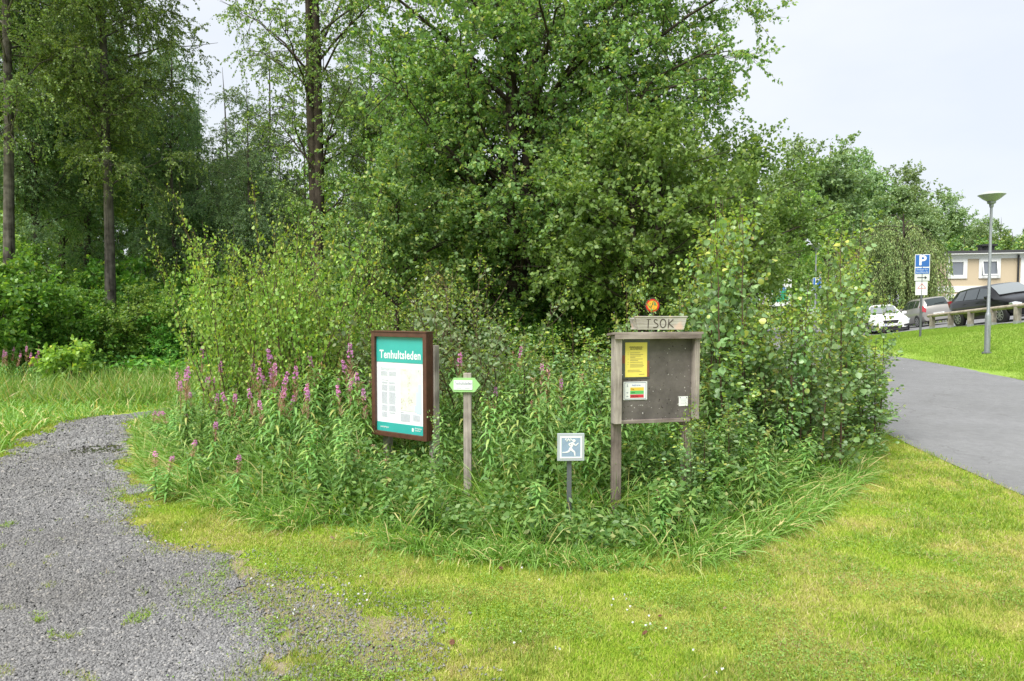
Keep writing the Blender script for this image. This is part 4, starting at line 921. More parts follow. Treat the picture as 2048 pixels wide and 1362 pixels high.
for s in (-.27, .335):
    hz = zt-.12 if s > 0 else zt-.2
    box_part('post', (s, dp+.035, hz/2-.1), (.07, .07, hz+.2), M['oldwood'], ib, .004)

# ------------------------------------------------------------------ arrow sign on its post
p = P(929, 770, 5.75); gz = Hz(p.x, p.y); zc = p.z-gz; k = 5.75/F
ar = thing('arrow_sign', 'light green double-pointed Tenhultsleden arrow sign on a thin grey wooden post', 'trail sign', (p.x, p.y, gz), R(-4))
ptop = P(934, 747, 5.75).z-gz
box_part('post', (.02, .045, ptop/2-.1), (.066, .045, ptop+.2), M['oldwood'], ar, .004)
hw, hh, tp = 31.5*k, 14.2*k, 9.5*k
gm = plain('light_green_paint', (.30, .55, .21), .45, 0, .08, 12)
part('arrow_board', lambda bm: bm_prism(bm, [(-hw, 0), (-hw+tp, -hh), (hw-tp*1.2, -hh), (hw, 0), (hw-tp*1.2, hh), (-hw+tp, hh)][::1], .0, .02), gm, ar).location = (0, 0, zc)
lb = box_part('label_plate', (-.012, -.002, zc), (38*k, .003, 19*k), M['paper'], ar, 0)
text_part('label_text', 'Tenhultsleden', 9.5*k, (-.012, -.0045, zc+3.6*k), M['ink'], ar, sx=.66)
rects('label_print', [(-.07, -.025, zc-6.5*k, zc-5.3*k), (.0, .045, zc-6.5*k, zc-5.3*k)], -.004, M['ink'], ar)

# ------------------------------------------------------------------ running man sign
p = P(1141.5, 894, 5.35); gz = Hz(p.x, p.y); zc = p.z-gz; k = 5.35/F; S = 27.3*k
rs = thing('running_sign', 'small square grey-blue sign with a white running figure on a short metal post', 'sign', (p.x, p.y, gz), R(3))
part('post', lambda bm: bm_box(bm, (-.008, .03, zc/2-.1), (.036, .03, zc+.2), None, .003), M['steel_dark'], rs)
box_part('sign_plate', (0, 0, zc), (2*S, .022, 2.03*S), plain('pale_grey_plate', (.42, .46, .50), .4, .1, .06), rs, .003)
a = S*.82; b_ = S*.70
rects('white_border', [(-a, a, zc+b_, zc+a), (-a, a, zc-a, zc-b_), (-a, -b_, zc-b_, zc+b_), (b_, a, zc-b_, zc+b_)], -.0125, M['white'], rs)
rects('blue_field', [(-b_, b_, zc-b_, zc+b_)], -.0118, plain('faded_blue', (.25, .34, .46), .4, 0, .1, 25), rs, .001)
def ribbon(bm, pts, ws, y, th=.0012):
    pts = [Vector((x, 0, z)) for x, z in pts]
    for i in range(len(pts)-1):
        a_, c_ = pts[i], pts[i+1]; d = (c_-a_).normalized(); n_ = Vector((-d.z, 0, d.x))
        q = [a_+n_*ws[i]/2, a_-n_*ws[i]/2, c_-n_*ws[i+1]/2, c_+n_*ws[i+1]/2]
        o_ = y-.00006*i
        vs = [bm.verts.new((v.x, o_, v.z)) for v in q]; vb = [bm.verts.new((v.x, o_+th, v.z)) for v in q]
        bm.faces.new(vs); bm.faces.new(vb[::-1])
        for m_ in range(4): bm.faces.new((vs[(m_+1) % 4], vs[m_], vb[m_], vb[(m_+1) % 4]))
def runner(bm):
    def q(x, z): return (x*b_, zc+z*b_)
    W_ = b_
    ribbon(bm, [q(.20, .52), q(.12, .30), q(-.02, -.02), q(-.05, -.12)], [.20*W_, .30*W_, .22*W_, .24*W_], -.0130)
    ribbon(bm, [q(-.03, -.10), q(.12, -.30), q(.38, -.50), q(.42, -.92)], [.24*W_, .22*W_, .17*W_, .10*W_], -.0134)
    ribbon(bm, [q(-.05, -.12), q(-.22, -.42), q(-.50, -.52), q(-.92, -.54)], [.24*W_, .20*W_, .13*W_, .08*W_], -.0138)
    ribbon(bm, [q(.22, .48), q(.42, .22), q(.52, .20), q(.80, .46)], [.16*W_, .12*W_, .11*W_, .08*W_], -.0142)
    ribbon(bm, [q(.14, .48), q(-.20, .38), q(-.22, .30), q(-.05, .10)], [.16*W_, .11*W_, .11*W_, .09*W_], -.0146)
    bmesh.ops.create_cone(bm, cap_ends=True, segments=16, radius1=.155*W_, radius2=.155*W_, depth=.0015, matrix=Matrix.Translation((.33*b_, -.0125-.001, zc+.70*b_)) @ Matrix.Rotation(R(90), 4, 'X'))
part('running_figure', runner, M['white'], rs)
part('bird_dropping', lambda bm: [bm_box(bm, (-.35*b_+i*.14*b_-.2*b_, -.0137, zc+b_*(.86-.12*(i % 2))), (.10*b_, .001, .22*b_), Matrix.Rotation(.5-.25*i, 3, 'Y')) for i in range(6)], M['white'], rs)

# ------------------------------------------------------------------ weathered notice board
pl = P(1228, 672, 5.42); pr = P(1398, 668, 5.57); cen, yaw, WD = board_frame(pl, pr)
gz = Hz(cen.x, cen.y); zt = cen.z-gz; k = 5.45/F; zb = P(1228, 846, 5.42).z-gz
nb = thing('notice_board', 'weathered grey wooden notice board with yellow and white sheets on two posts', 'notice board', (cen.x, cen.y, gz), yaw)
def muddy():
    m = plain('dark_stained_plywood', (.125, .110, .104), .75, 0, .35, 5, .3, .2); n = m.node_tree; b = n.nodes['Principled BSDF']
    t = n.nodes.new('ShaderNodeTexCoord'); z = n.nodes.new('ShaderNodeTexNoise'); z.inputs['Scale'].default_value = 38; z.inputs['Detail'].default_value = 3
    r = n.nodes.new('ShaderNodeValToRGB'); r.color_ramp.elements[0].position = .28; r.color_ramp.elements[1].position = .34; r.color_ramp.elements[0].color = (.25, .22, .2, 1); r.color_ramp.elements[1].color = (1, 1, 1, 1)
    z3 = n.nodes.new('ShaderNodeTexNoise'); z3.inputs['Scale'].default_value = 55; z3.inputs['Detail'].default_value = 1
    r3 = n.nodes.new('ShaderNodeValToRGB'); r3.color_ramp.elements[0].position = .72; r3.color_ramp.elements[1].position = .75
    old = b.inputs['Base Color'].links[0].from_socket
    mx = n.nodes.new('ShaderNodeMix'); mx.data_type = 'RGBA'; mx.blend_type = 'MULTIPLY'; mx.inputs[0].default_value = 1
    m3 = n.nodes.new('ShaderNodeMix'); m3.data_type = 'RGBA'; m3.inputs[7].default_value = (.5, .48, .46, 1)
    for q in (z, z3): n.links.new(t.outputs['Object'], q.inputs['Vector'])
    n.links.new(z.outputs[0], r.inputs[0]); n.links.new(z3.outputs[0], r3.inputs[0]); n.links.new(old, mx.inputs[6]); n.links.new(r.outputs[0], mx.inputs[7])
    n.links.new(mx.outputs[2], m3.inputs[6]); n.links.new(r3.outputs[0], m3.inputs[0]); n.links.new(m3.outputs[2], b.inputs['Base Color']); return m
HTb = zt-zb; pzc = (zt+zb)/2
box_part('backing_panel', (.01, .05, pzc-.005), (WD-.09, .02, HTb-.02), muddy(), nb, .002)
for s, wd_ in ((-1, .062), (1, .042)):
    box_part('side_board', (s*(WD/2-wd_/2), .022, pzc-.005), (wd_, .085, HTb+.005 if s < 0 else HTb-.03), M['oldwood'], nb, .004)
box_part('bottom_rail', (.0, .046, zb-.001), (WD-.11, .034, .03), M['oldwood_x'], nb, .003)
def cap_fn(bm):
    bm_box(bm, (0, .035, zt+.008), (WD+.045, .15, .020), Matrix.Rotation(R(-6), 3, 'X'), .004)
    bm_box(bm, (0, -.032, zt-.012), (WD+.01, .018, .036), None, .003)
part('roof_plank', cap_fn, M['oldwood_x'], nb)
box_part('post', (-WD/2+.055, .085, zb/2-.08+.1), (.075, .05, zb+.35), M['oldwood_dark'], nb, .005)
box_part('post', (WD/2-.06, .085, zb/2-.08+.1), (.075, .05, zb+.35), M['oldwood_dark'], nb, .005)
def nbx(px): return (px-1313)*k*1.003
def nbz(py): return zt-(py-670)*k
yf = .039
bp = box_part('dark_plate', (nbx(1271), yf-.002, nbz(717)), (61*k, .004, 83*k), plain('dark_enamel', (.085, .088, .092), .4, 0, .2, 20), nb, .002)
for q_ in [(nbx(1293), nbx(1300.5), nbz(755), nbz(722)), (nbx(1242), nbx(1249), nbz(727), nbz(711))]: rects('rust_patch', [q_], yf-.0048, plain('rust_red', (.20, .07, .05), .8, 0, .4, 60), nb)
pp = [box_part('yellow_sheet', (nbx(1272), yf-.0065, nbz(720)), (47*k, .0014, 70*k), M['yellow'], nb, 0)]
text_part('sheet_title', 'ORDNINGSREGLER I\nMOTIONSSPÅREN', 3.7*k, (nbx(1272), yf-.0078, nbz(696.5)), M['black'], nb, sx=.82, bold=.0002)
ln = []
for py, x0, x1 in [(706, 1259, 1280), (709.5, 1259, 1287), (712.5, 1259, 1282), (715.5, 1259, 1270), (718.5, 1259, 1286), (721.5, 1259, 1276), (725, 1259, 1286), (729, 1259, 1287), (732, 1259, 1289), (734.5, 1259, 1286), (741, 1254, 1280), (744, 1254, 1284), (749.5, 1278, 1290)]:
    ln.append((nbx(x0), nbx(x1), nbz(py+.5), nbz(py-.5)))
for py in (706, 709.5, 718.5, 725, 729): ln.append((nbx(1254), nbx(1255.4), nbz(py+.6), nbz(py-.6)))
rects('sheet_print', ln, yf-.0077, plain('print_brown', (.30, .25, .10), .6), nb)
box_part('trail_card', (nbx(1271), yf-.0025, nbz(783)), (51*k, .004, 37*k), M['white'], nb, .001)
rects('card_border', [(nbx(1248), nbx(1294), nbz(766.8), nbz(766)), (nbx(1248), nbx(1294), nbz(800), nbz(799.2)), (nbx(1248), nbx(1248.7), nbz(799), nbz(767)), (nbx(1293.3), nbx(1294), nbz(799), nbz(767))], yf-.0052, plain('dark_blue_ink', (.08, .10, .22), .5), nb)
text_part('card_title', 'ELLJUS 2,5 km', 3.6*k, (nbx(1273), yf-.0056, nbz(771.5)), plain('blue_ink', (.2, .25, .5), .5), nb, sx=.85)
for nm, col, y0, tx in [('yellow_band', (.75, .50, .06), 779.5, '5 km'), ('green_band', (.10, .45, .13), 786.5, '10 km'), ('red_band', (.55, .03, .05), 794, 'MTB 15 km')]:
    rects(nm, [(nbx(1260), nbx(1289), nbz(y0+3.2), nbz(y0-3.4))], yf-.0050, plain(nm, col, .4, 0, .04), nb)
    text_part('band_text', tx, 3.7*k, (nbx(1262), yf-.0058, nbz(y0)), M['black'], nb, 'LEFT', sx=.85)
def arrows(bm):
    for y0 in (786.5, 794): ribbon(bm, [(nbx(1251.5), nbz(y0)), (nbx(1254), nbz(y0)), (nbx(1256.5), nbz(y0))], [.002, 3.2*k, .001], yf-.0053)
    ribbon(bm, [(nbx(1254), nbz(775)), (nbx(1254), nbz(769))], [3*k, 1*k], yf-.0053)
part('trail_marks', arrows, M['ink'], nb)
box_part('white_note', (nbx(1376), yf-.002, nbz(807)), (20*k, .0012, 20*k), M['white'], nb, 0)
rects('note_print', [(nbx(1370), nbx(1383), nbz(802.6+3*i), nbz(802+3*i)) for i in range(4)], yf-.0030, M['inklight'], nb)
for q in [(1369, 799.5), (1383, 799.5), (1245, 679), (1289, 678), (1243, 750), (1290, 748), (1292, 705)]:
    part('pin', lambda bm: bm_cyl(bm, (nbx(q[0]), yf-.006, nbz(q[1])), (nbx(q[0]), yf+.004, nbz(q[1])), .0035, seg=8), M['black'] if q[0] > 1300 else M['white'], nb)

# carved plank trough resting on the roof plank
tz = zt+.020+.022
def W_(px, py): return ((px-1313)*k, (664.5-py)*k)
tb = thing('carved_plank', 'pale wooden trough carved TSOK standing on top of the weathered notice board', 'name plank',
           tuple(Vector((cen.x, cen.y, gz+tz)) + Matrix.Rotation(yaw, 3, 'Z') @ Vector((0, -.02, 0))), yaw)
def stained():
    m = wood('sun_bleached_plank', (.26, .23, .20), (.52, .50, .46), axis='X'); n = m.node_tree; b = n.nodes['Principled BSDF']; old = b.inputs['Base Color'].links[0].from_socket
    t = n.nodes.new('ShaderNodeTexCoord'); z = n.nodes.new('ShaderNodeTexNoise'); z.inputs['Scale'].default_value = 9; n.links.new(t.outputs['Object'], z.inputs['Vector'])
    r = n.nodes.new('ShaderNodeValToRGB'); r.color_ramp.elements[0].position = .56; r.color_ramp.elements[1].position = .68; r.color_ramp.elements[1].color = (.7, .7, .7, 1); r.color_ramp.elements[0].color = (0, 0, 0, 1)
    mx = n.nodes.new('ShaderNodeMix'); mx.data_type = 'RGBA'; mx.inputs[7].default_value = (.62, .42, .34, 1)
    n.links.new(z.outputs[0], r.inputs[0]); n.links.new(r.outputs[0], mx.inputs[0]); n.links.new(old, mx.inputs[6]); n.links.new(mx.outputs[2], b.inputs['Base Color']); return m
def trough(bm):
    f0 = [W_(1268, 664), W_(1366, 664), W_(1372, 642), W_(1376, 637), W_(1260, 637), W_(1264, 644)]
    bm_prism(bm, f0, -.02, .0)
    bm_prism(bm, [W_(1272, 663), W_(1362, 663), W_(1370, 640), W_(1266, 640)], .10, .115)
    bm_box(bm, (-.003, .05, .010), (96*k, .10, .012))
    for s, xx in ((-1, 1266), (1, 1371)):
        x_, z_ = W_(xx-1, 651); bm_box(bm, (x_, .05, z_), (.010, .10, .075), Matrix.Rotation(-s*R(-16), 3, 'Y'))
    bm_box(bm, W_(1318, 0)[0:1]+(-.013, W_(0, 638.2)[1]), (113*k, .022, .010), None, .003)
part('plank', trough, stained(), tb)
burnt = plain('burnt_letters', (.05, .035, .03), .8)
def carve(*strokes):
    def fn(bm):
        for q in strokes:
            w = q[-1] if not isinstance(q[-1], tuple) else .0072; q = [v for v in q if isinstance(v, tuple)]
            ribbon(bm, [W_(*v) for v in q], [w]*len(q), -.0215)
    part('carved_letter', fn, burnt, tb)
carve([(1290, 643), (1289.5, 652), (1289, 661)], [(1286, 643.5), (1295, 643), .0036])
carve([(1309, 645), (1304, 643.5), (1301.5, 646.5), (1304, 650), (1309, 652.5), (1310.5, 656), (1307, 659.5), (1300, 659.5)])
carve([(1321+6*math.cos(t), 651.5+8.6*math.sin(t)) for t in np.linspace(0, 2*math.pi, 17)])
carve([(1333.5, 643), (1333, 652), (1332, 661)], [(1343, 643.5), (1333.5, 652), (1343.5, 660)])

# ------------------------------------------------------------------ round road sign behind the notice board
p = P(1305, 611, 10.3); gz = Hz(p.x, p.y); zc = p.z-gz
rd = thing('round_sign', 'round yellow and red traffic sign peeking out above the carved plank', 'road sign', (p.x, p.y, gz), R(-6))
def disc(r0_, y0, y1, c=(0, 0), seg=28): return lambda bm: bm_cyl(bm, (c[0], y0, zc+c[1]), (c[0], y1, zc+c[1]), r0_, seg=seg)
part('post', lambda bm: bm_cyl(bm, (0, .045, -.2), (0, .045, zc+.05), .015), M['steel'], rd)
part('rim', disc(.113, .01, .03), M['black'], rd); part('red_ring', disc(.099, .0, .0095), plain('sign_red', (.55, .03, .02), .4), rd)
part('yellow_field', disc(.074, -.004, -.0005), plain('sign_yellow', (.80, .40, .03), .4), rd)

# ------------------------------------------------------------------ parking signs, map sign
def parking_sign(x, y, ang, label, sc=1., full=True, H_=2.9):
    gz = Hz(x, y); r = thing('parking_sign', label, 'road sign', (x, y, gz), ang)
    part('post', lambda bm: bm_cyl(bm, (0, .03, -.2), (0, .03, H_), .035*sc), M['steel_dark'], r)
    bl = plain('sign_blue', (.03, .13, .42), .35, 0, .06); wh = M['white']; z1 = H_-.23*sc
    def rr(bm, cx, cz, w_, h_, y0): bm_box(bm, (cx, y0, cz), (w_, .006, h_), None, .002)
    part('white_backplate', lambda bm: [rr(bm, 0, z1, .46*sc, .44*sc, .0), rr(bm, 0, z1-.34*sc, .46*sc, .235*sc, 0)], wh, r)
    part('blue_field', lambda bm: [rr(bm, 0, z1, .425*sc, .40*sc, -.004), rr(bm, 0, z1-.34*sc, .425*sc, .20*sc, -.004)], bl, r)
    text_part('letter_p', 'P', .46*sc, (0, -.009, z1+.0*sc), wh, r, bold=.012, sx=1.0)
    text_part('sign_text', 'Endast för\nbesökande', .085*sc, (0, -.009, z1-.34*sc), plain('pale_blue_text', (.55, .65, .8), .5), r)
    if full:
        box_part('arrow_plate', (0, 0, z1-.57*sc), (.46*sc, .006, .215*sc), plain('pale_grey_sign', (.6, .62, .62), .4), r, .002)
        part('arrow', lambda bm: (ribbon(bm, [(-.15*sc, z1-.57*sc), (.10*sc, z1-.57*sc)], [.03*sc]*2, -.0052), ribbon(bm, [(.08*sc, z1-.57*sc), (.155*sc, z1-.57*sc)], [.12*sc, .004], -.0056)), M['black'], r)
        box_part('warning_plate', (-.01, 0, z1-.93*sc), (.37*sc, .006, .46*sc), wh, r, .002)
        part('red_triangle', lambda bm: [ribbon(bm, [a_, b__], [.02*sc]*2, -.0052-.0004*i) for i, (a_, b__) in enumerate([((-.13*sc, z1-.93*sc), (0, z1-.93*sc+.16*sc)), ((0, z1-.93*sc+.16*sc), (.12*sc, z1-.93*sc)), ((-.13*sc, z1-.93*sc), (.12*sc, z1-.93*sc))])], plain('faded_red', (.55, .16, .18), .5), r)
        rects('plate_print', [(-.10*sc, .09*sc, z1-1.03*sc, z1-1.02*sc), (-.12*sc, -.05*sc, z1-1.10*sc, z1-1.09*sc), (-.02*sc, .01*sc, z1-1.11*sc, z1-1.07*sc)], -.0035, M['ink'], r)
    return r
ps = G(1841, 673); parking_sign(ps.x, ps.y, R(-14), 'blue parking sign with arrow and warning plates on the grass bank', 27*ps.y/F/.46, True, (P(1841, 508, ps.y).z-Hz(ps.x, ps.y)))
x, y, z = at(1633, 29.5); parking_sign(x, y, R(-8), 'small blue parking sign half hidden by aspen leaves under the second lamp', .75, False, ztop(555, 29.5)-z)
x, y, z = at(1553, 24); ms = thing('map_sign', 'white square sign with green and blue map, half hidden by aspen leaves', 'sign', (x, y, z), R(-5))
zc = ztop(584, 24)-z; s = 28*24/F
box_part('sign_panel', (0, 0, zc), (2*s, .03, 2*s), M['white'], ms, .004)
part('green_map', lambda bm: [bm_box(bm, (a_*s, -.017-.0003*i, zc+b__*s), (c_*s, .003, d_*s)) for i, (a_, b__, c_, d_) in enumerate([(.25, -.45, 1.1, .5), (.5, -.05, .5, .5), (-.1, .1, .55, .4)])], plain('map_green', (.02, .32, .17), .4), ms)
part('blue_map', lambda bm: [bm_box(bm, (a_*s, -.0195, zc+b__*s), (c_*s, .003, d_*s)) for a_, b__, c_, d_ in [(.12, -.12, .3, .3), (.45, .22, .25, .25)]], plain('map_blue', (.10, .22, .55), .4), ms)
rects('sign_print', [(-.75*s, .4*s, zc+.80*s-.08*i, zc+.83*s-.08*i) for i in range(3)], -.0155, M['ink'], ms)
for q in (-.8, .8): part('post', lambda bm: bm_cyl(bm, (q*s, .05, -.2), (q*s, .05, zc+s), .03), M['steel'], ms)

# ------------------------------------------------------------------ lamps
def dish_lamp(x, y, top, label, sc=1.):
    gz = Hz(x, y); h = top-gz; r = thing('street_lamp', label, 'street lamp', (x, y, gz))
    part('pole', lambda bm: bm_lathe(bm, [(0, -.2), (.075*sc, -.2), (.075*sc, 1.0), (.062*sc, 1.08), (.042*sc, 1.12), (.034*sc, h-.50*sc), (.034*sc, h-.42*sc), (0, h-.42*sc)], 20), M['steel'], r, True)
    part('base_collar', lambda bm: bm_lathe(bm, [(.13*sc, -.05), (.13*sc, .015), (.08*sc, .03), (.076*sc, .03)], 20), M['steel_dark'], r, True)
    part('inspection_hatch', lambda bm: bm_box(bm, (0, -.076*sc, .62), (.06*sc, .012, .3), None, .004), M['steel'], r)
    part('lamp_holder', lambda bm: bm_lathe(bm, [(0, h-.46*sc), (.05*sc, h-.46*sc), (.06*sc, h-.37*sc), (.105*sc, h-.35*sc), (.11*sc, h-.30*sc), (0, h-.30*sc)], 24), M['steel'], r, True)
    sh = plain('lamp_bowl', (.32, .35, .34), .2, 0, .05)
    part('bowl', lambda bm: bm_lathe(bm, [(.095*sc, h-.30*sc), (.20*sc, h-.235*sc), (.335*sc, h-.115*sc), (.325*sc, h-.11*sc), (.19*sc, h-.22*sc), (.09*sc, h-.285*sc)], 36), sh, r, True)
    part('shade', lambda bm: bm_lathe(bm, [(.30*sc, h-.118*sc), (.345*sc, h-.112*sc), (.335*sc, h-.095*sc), (.24*sc, h-.045*sc), (.11*sc, h-.008*sc), (0, h+.0*sc)], 36), plain('lamp_cap', (.36, .39, .37), .3, 0, .05), r, True)
    part('inner_reflector', lambda bm: bm_lathe(bm, [(.17*sc, h-.119*sc), (.12*sc, h-.18*sc), (.05*sc, h-.23*sc), (0, h-.24*sc)], 24), plain('inner_reflector', (.50, .55, .48), .4), r, True)
    return r
p = G(1974, 707); k = p.y/F; dish_lamp(p.x, p.y, P(1971, 382, p.y).z, 'grey street lamp with dish-shaped head standing on the grass bank', k*48/.69)
x, y, z = at(1630, 31); dish_lamp(x, y, ztop(485, 31), 'farther dish-headed street lamp seen through the tops of the aspen saplings', 31/F*27/.69)
pa = P(428, 742, 23.5); pb = P(437, 514, 23.5); gz = Hz(pa.x, pa.y)
lm = thing('lamp_post', 'thin leaning grey lamp post behind the left green saplings', 'lamp post', (pa.x, pa.y, gz))
dx = pb.x-pa.x; hh = pb.z-gz
part('pole', lambda bm: bm_cyl(bm, (0, 0, -.2), (dx, 0, hh), .06, .045, 12), M['steel'], lm, True)
part('lamp_head', lambda bm: (bm_box(bm, (dx-.22, 0, hh+.03), (.62, .22, .06), None, .015), bm_box(bm, (dx-.05, 0, hh-.02), (.12, .10, .06), None, .01)), M['steel'], lm)

# ------------------------------------------------------------------ rail fence
rf = thing('rail_fence', 'low wooden fence, one thick rail on short posts, before the parked cars', 'fence', (FA.x, FA.y, Hz(FA.x, FA.y)))
tops = []
for i, px in enumerate([1864, 1901, 1941, 1985, 2034, 2086]):
    # meet the fence line
    best = min(np.arange(0, 1.4, .002), key=lambda t: abs(1024+F*((FA.x+(FB.x-FA.x)*t)/(FA.y+(FB.y-FA.y)*t))*1.0-px))
    x = FA.x+(FB.x-FA.x)*best; y = FA.y+(FB.y-FA.y)*best; z = Hz(x, y)
    lx_, ly_, lz_ = x-FA.x, y-FA.y, z-Hz(FA.x, FA.y)
    tops.append(Vector((lx_, ly_, lz_+.60)))
    box_part('post', (lx_, ly_, lz_+.10+.22), (.16, .16, .50), M['oldwood'], rf, .008)
    box_part('post_shoe', (lx_, ly_, lz_-.02), (.165, .165, .26), plain('concrete_shoe', (.30, .31, .32), .8), rf, .006)
def rail(bm):
    pts = [tops[0]+(tops[0]-tops[1])*.22]+tops
    for a_, b__ in zip(pts, pts[1:]): bm_cyl(bm, a_, b__, .075, seg=12)
part('rail', rail, wood('pale_grey_rail', (.24, .20, .16), (.46, .41, .34), axis='X'), rf, True)

# ------------------------------------------------------------------ cars
def car(name, label, loc, head, paint, L=4.4, Wd=1.78, Ht=1.46, prof=None, bp=None, plate='front', kind='sedan', wheel_r=.32, lamps=None):
    """local frame: nose toward -Y, x to the car's left-hand side seen from the front"""
    r = thing(name, label, 'car', loc, head)
    e_ = .5; gx = (Hz(loc[0]+e_, loc[1])-Hz(loc[0]-e_, loc[1]))/(2*e_); gy = (Hz(loc[0], loc[1]+e_)-Hz(loc[0], loc[1]-e_))/(2*e_)
    r.rotation_euler = (Vector((0, 0, 1)).rotation_difference(Vector((-gx, -gy, 1)).normalized()).to_matrix() @ Matrix.Rotation(head, 3, 'Z')).to_euler()
    # prof: (y, z_top, halfwidth_top) ; belt line z ; along the length from nose(-) to tail(+)
    st = prof['st']; nS = len(st)
    V = []; belt = prof['belt']
    yy = [s[0]*L-L/2 for s in st]
    for s, y in zip(st, yy):
        _, zt_, wt, wl, zbt = s           # top height, top half-width factor, lower half-width factor, belt height
        zl = .22 if 0.06 < s[0] < .94 else .30
        hw = Wd/2*wl
        pts = [(0, zl), (hw*.86, zl), (hw*.97, zl+.10), (hw, .55), (hw*.985, zbt*.93), (hw*.94, zbt), (Wd/2*wt, zt_-(.06 if zt_ > zbt+.2 else .015)), (Wd/2*wt*.80, zt_), (0, zt_+(.015))]
        V.append([(x, y, z) for x, z in pts]+[(-x, y, z) for x, z in pts[-2:0:-1]])
    n = len(V[0]); bm = bmesh.new(); rows = [[bm.verts.new(v) for v in row] for row in V]
    for a_, b__ in zip(rows, rows[1:]):
        for i in range(n): j = (i+1) % n; bm.faces.new((a_[i], a_[j], b__[j], b__[i]))
    bm.faces.new(rows[0][::-1]); bm.faces.new(rows[-1])
    bmesh.ops.recalc_face_normals(bm, faces=bm.faces)
    me = bpy.data.meshes.new('body'); bm.to_mesh(me); bm.free(); me.materials.append(paint)
    for p_ in me.polygons: p_.use_smooth = True
    me.set_sharp_from_angle(angle=R(38))
    link('body', me, r)
    gl = M['carglass']; blk = M['trim']
    def quad(name, pts, mat, off=.012, th=.008):
        a_, b__, c_, d_ = [Vector(q) for q in pts[:4]]; nn_ = (b__-a_).cross(d_-a_).normalized(); P_ = [Vector(q)+nn_*off for q in pts]
        def fn(bm):
            f_ = [bm.verts.new(q) for q in P_]; g_ = [bm.verts.new(q-nn_*th*2) for q in P_]; bm.faces.new(f_); bm.faces.new(g_[::-1]); m_ = len(P_)
            for i in range(m_): bm.faces.new((f_[(i+1) % m_], f_[i], g_[i], g_[(i+1) % m_]))
        return part(name, fn, mat, r)
    def sec(t):
        i = max(k_ for k_ in range(nS-1) if st[k_][0] <= t+1e-6); f_ = (t-st[i][0])/(st[i+1][0]-st[i][0]); return [a_*(1-f_)+b__*f_ for a_, b__ in zip(st[i], st[i+1])]
    def pt(t, side, q):
        s = sec(t); y = t*L-L/2; top_ = Vector((side*Wd/2*s[2], y, s[1]-.06)); bel = Vector((side*Wd/2*s[3]*.94, y, s[4])); return bel.lerp(top_, q)
    for side in (-1, 1):
        for (t0, t1, t2, t3) in prof['side_win']:   # bottom front, bottom rear, top rear, top front
            q_ = [pt(t0, side, .08), pt(t1, side, .08), pt(t2, side, .93), pt(t3, side, .93)]
            if side > 0: q_ = q_[::1]
            else: q_ = q_[::-1]
            a_ = [Vector(v) for v in q_]; nn_ = (a_[1]-a_[0]).cross(a_[3]-a_[0])
            if nn_.x*side < 0: q_ = q_[::-1]
            quad('side_window', q_, gl)
        # mirror
        m0 = pt(prof['mirror'], side, .12); part('mirror', lambda bm: bm_box(bm, (m0.x+side*.12, m0.y, m0.z+.03), (.20, .12, .13), None, .035), paint, r, True)
        for t_ in prof['handles']:
            s = sec(t_); part('door_handle', lambda bm: bm_box(bm, (side*Wd/2*s[3]*.985, t_*L-L/2, s[4]-.12), (.03, .17, .03), None, .008), paint, r)
        for ty_ in prof['wheels']:
            yw = ty_*L-L/2
            part('wheel_arch', lambda bm: bm_cyl(bm, (side*(Wd/2-.12), yw, wheel_r+.01), (side*(Wd/2+.006), yw, wheel_r+.01), wheel_r+.055, seg=32), blk, r)
            wh = part('wheel', lambda bm: bm_cyl(bm, (side*(Wd/2-.13), yw, wheel_r), (side*(Wd/2+.018), yw, wheel_r), wheel_r, seg=32), M['rubber'], r)
            def rim(bm):
                bm_cyl(bm, (side*(Wd/2+.005), yw, wheel_r), (side*(Wd/2+.022), yw, wheel_r), .05, seg=14)
                for k_ in range(8):
                    a_ = k_*math.pi/4; bm_box(bm, (side*(Wd/2+.021), yw+math.cos(a_)*.125, wheel_r+math.sin(a_)*.125), (.012, .17, .032), Matrix.Rotation(a_, 3, 'X'))
                for k_ in range(24):
                    a_ = k_*math.pi/12; bm_box(bm, (side*(Wd/2+.021), yw+math.cos(a_)*.205, wheel_r+math.sin(a_)*.205), (.014, .02, .06), Matrix.Rotation(a_, 3, 'X'))
            c_ = part('rim', rim, M['alloy'], wh)
    for nm, t0, t1, q0, q1 in (('windscreen', *prof['wind'], .0, 1.), ('rear_window', *prof['rear'], 0., 1.)):
        ts = sorted({t0, t1} | {q_[0] for q_ in st if t0 < q_[0] < t1}); dirn = -1 if nm == 'windscreen' else 1
        def strip(bm, ts=ts, dirn=dirn):
            rows_ = []
            for t_ in ts:
                q_ = sec(t_); w_ = Wd/2*q_[2]
                rows_.append([bm.verts.new((w_*u_, t_*L-L/2+dirn*.012, q_[1]+.014+.015*max(0, 1-abs(u_)/.8)-.05*max(0, abs(u_)-.8)/.2)) for u_ in (-.86, -.78, -.4, 0, .4, .78, .86)])
            for a_, b__ in zip(rows_, rows_[1:]):
                for i_ in range(6): bm.faces.new((a_[i_], a_[i_+1], b__[i_+1], b__[i_]))
        part(nm, strip, M['screen'] if nm == 'windscreen' else gl, r, True)
    yF = -L/2; yR = L/2
    zf = prof['nose']; zr_ = prof['tail']
    # front end
    part('grille', lambda bm: bm_prism(bm, [(-.36, zf-.03), (.36, zf-.03), (.28, zf-.19), (-.28, zf-.19)], yF-.012, yF+.03), blk, r)
    part('lower_intake', lambda bm: bm_box(bm, (0, yF+.004, .33), (.95, .04, .10), None, .01), blk, r)
    part('front_plate', lambda bm: bm_box(bm, (0, yF-.012, zf-.27), (.52, .02, .11), None, .002), M['white'], r)
    rects('plate_mark', [(-.255, -.215, zf-.32, zf-.22)], yF-.024, M['plateblue'], r, .002)
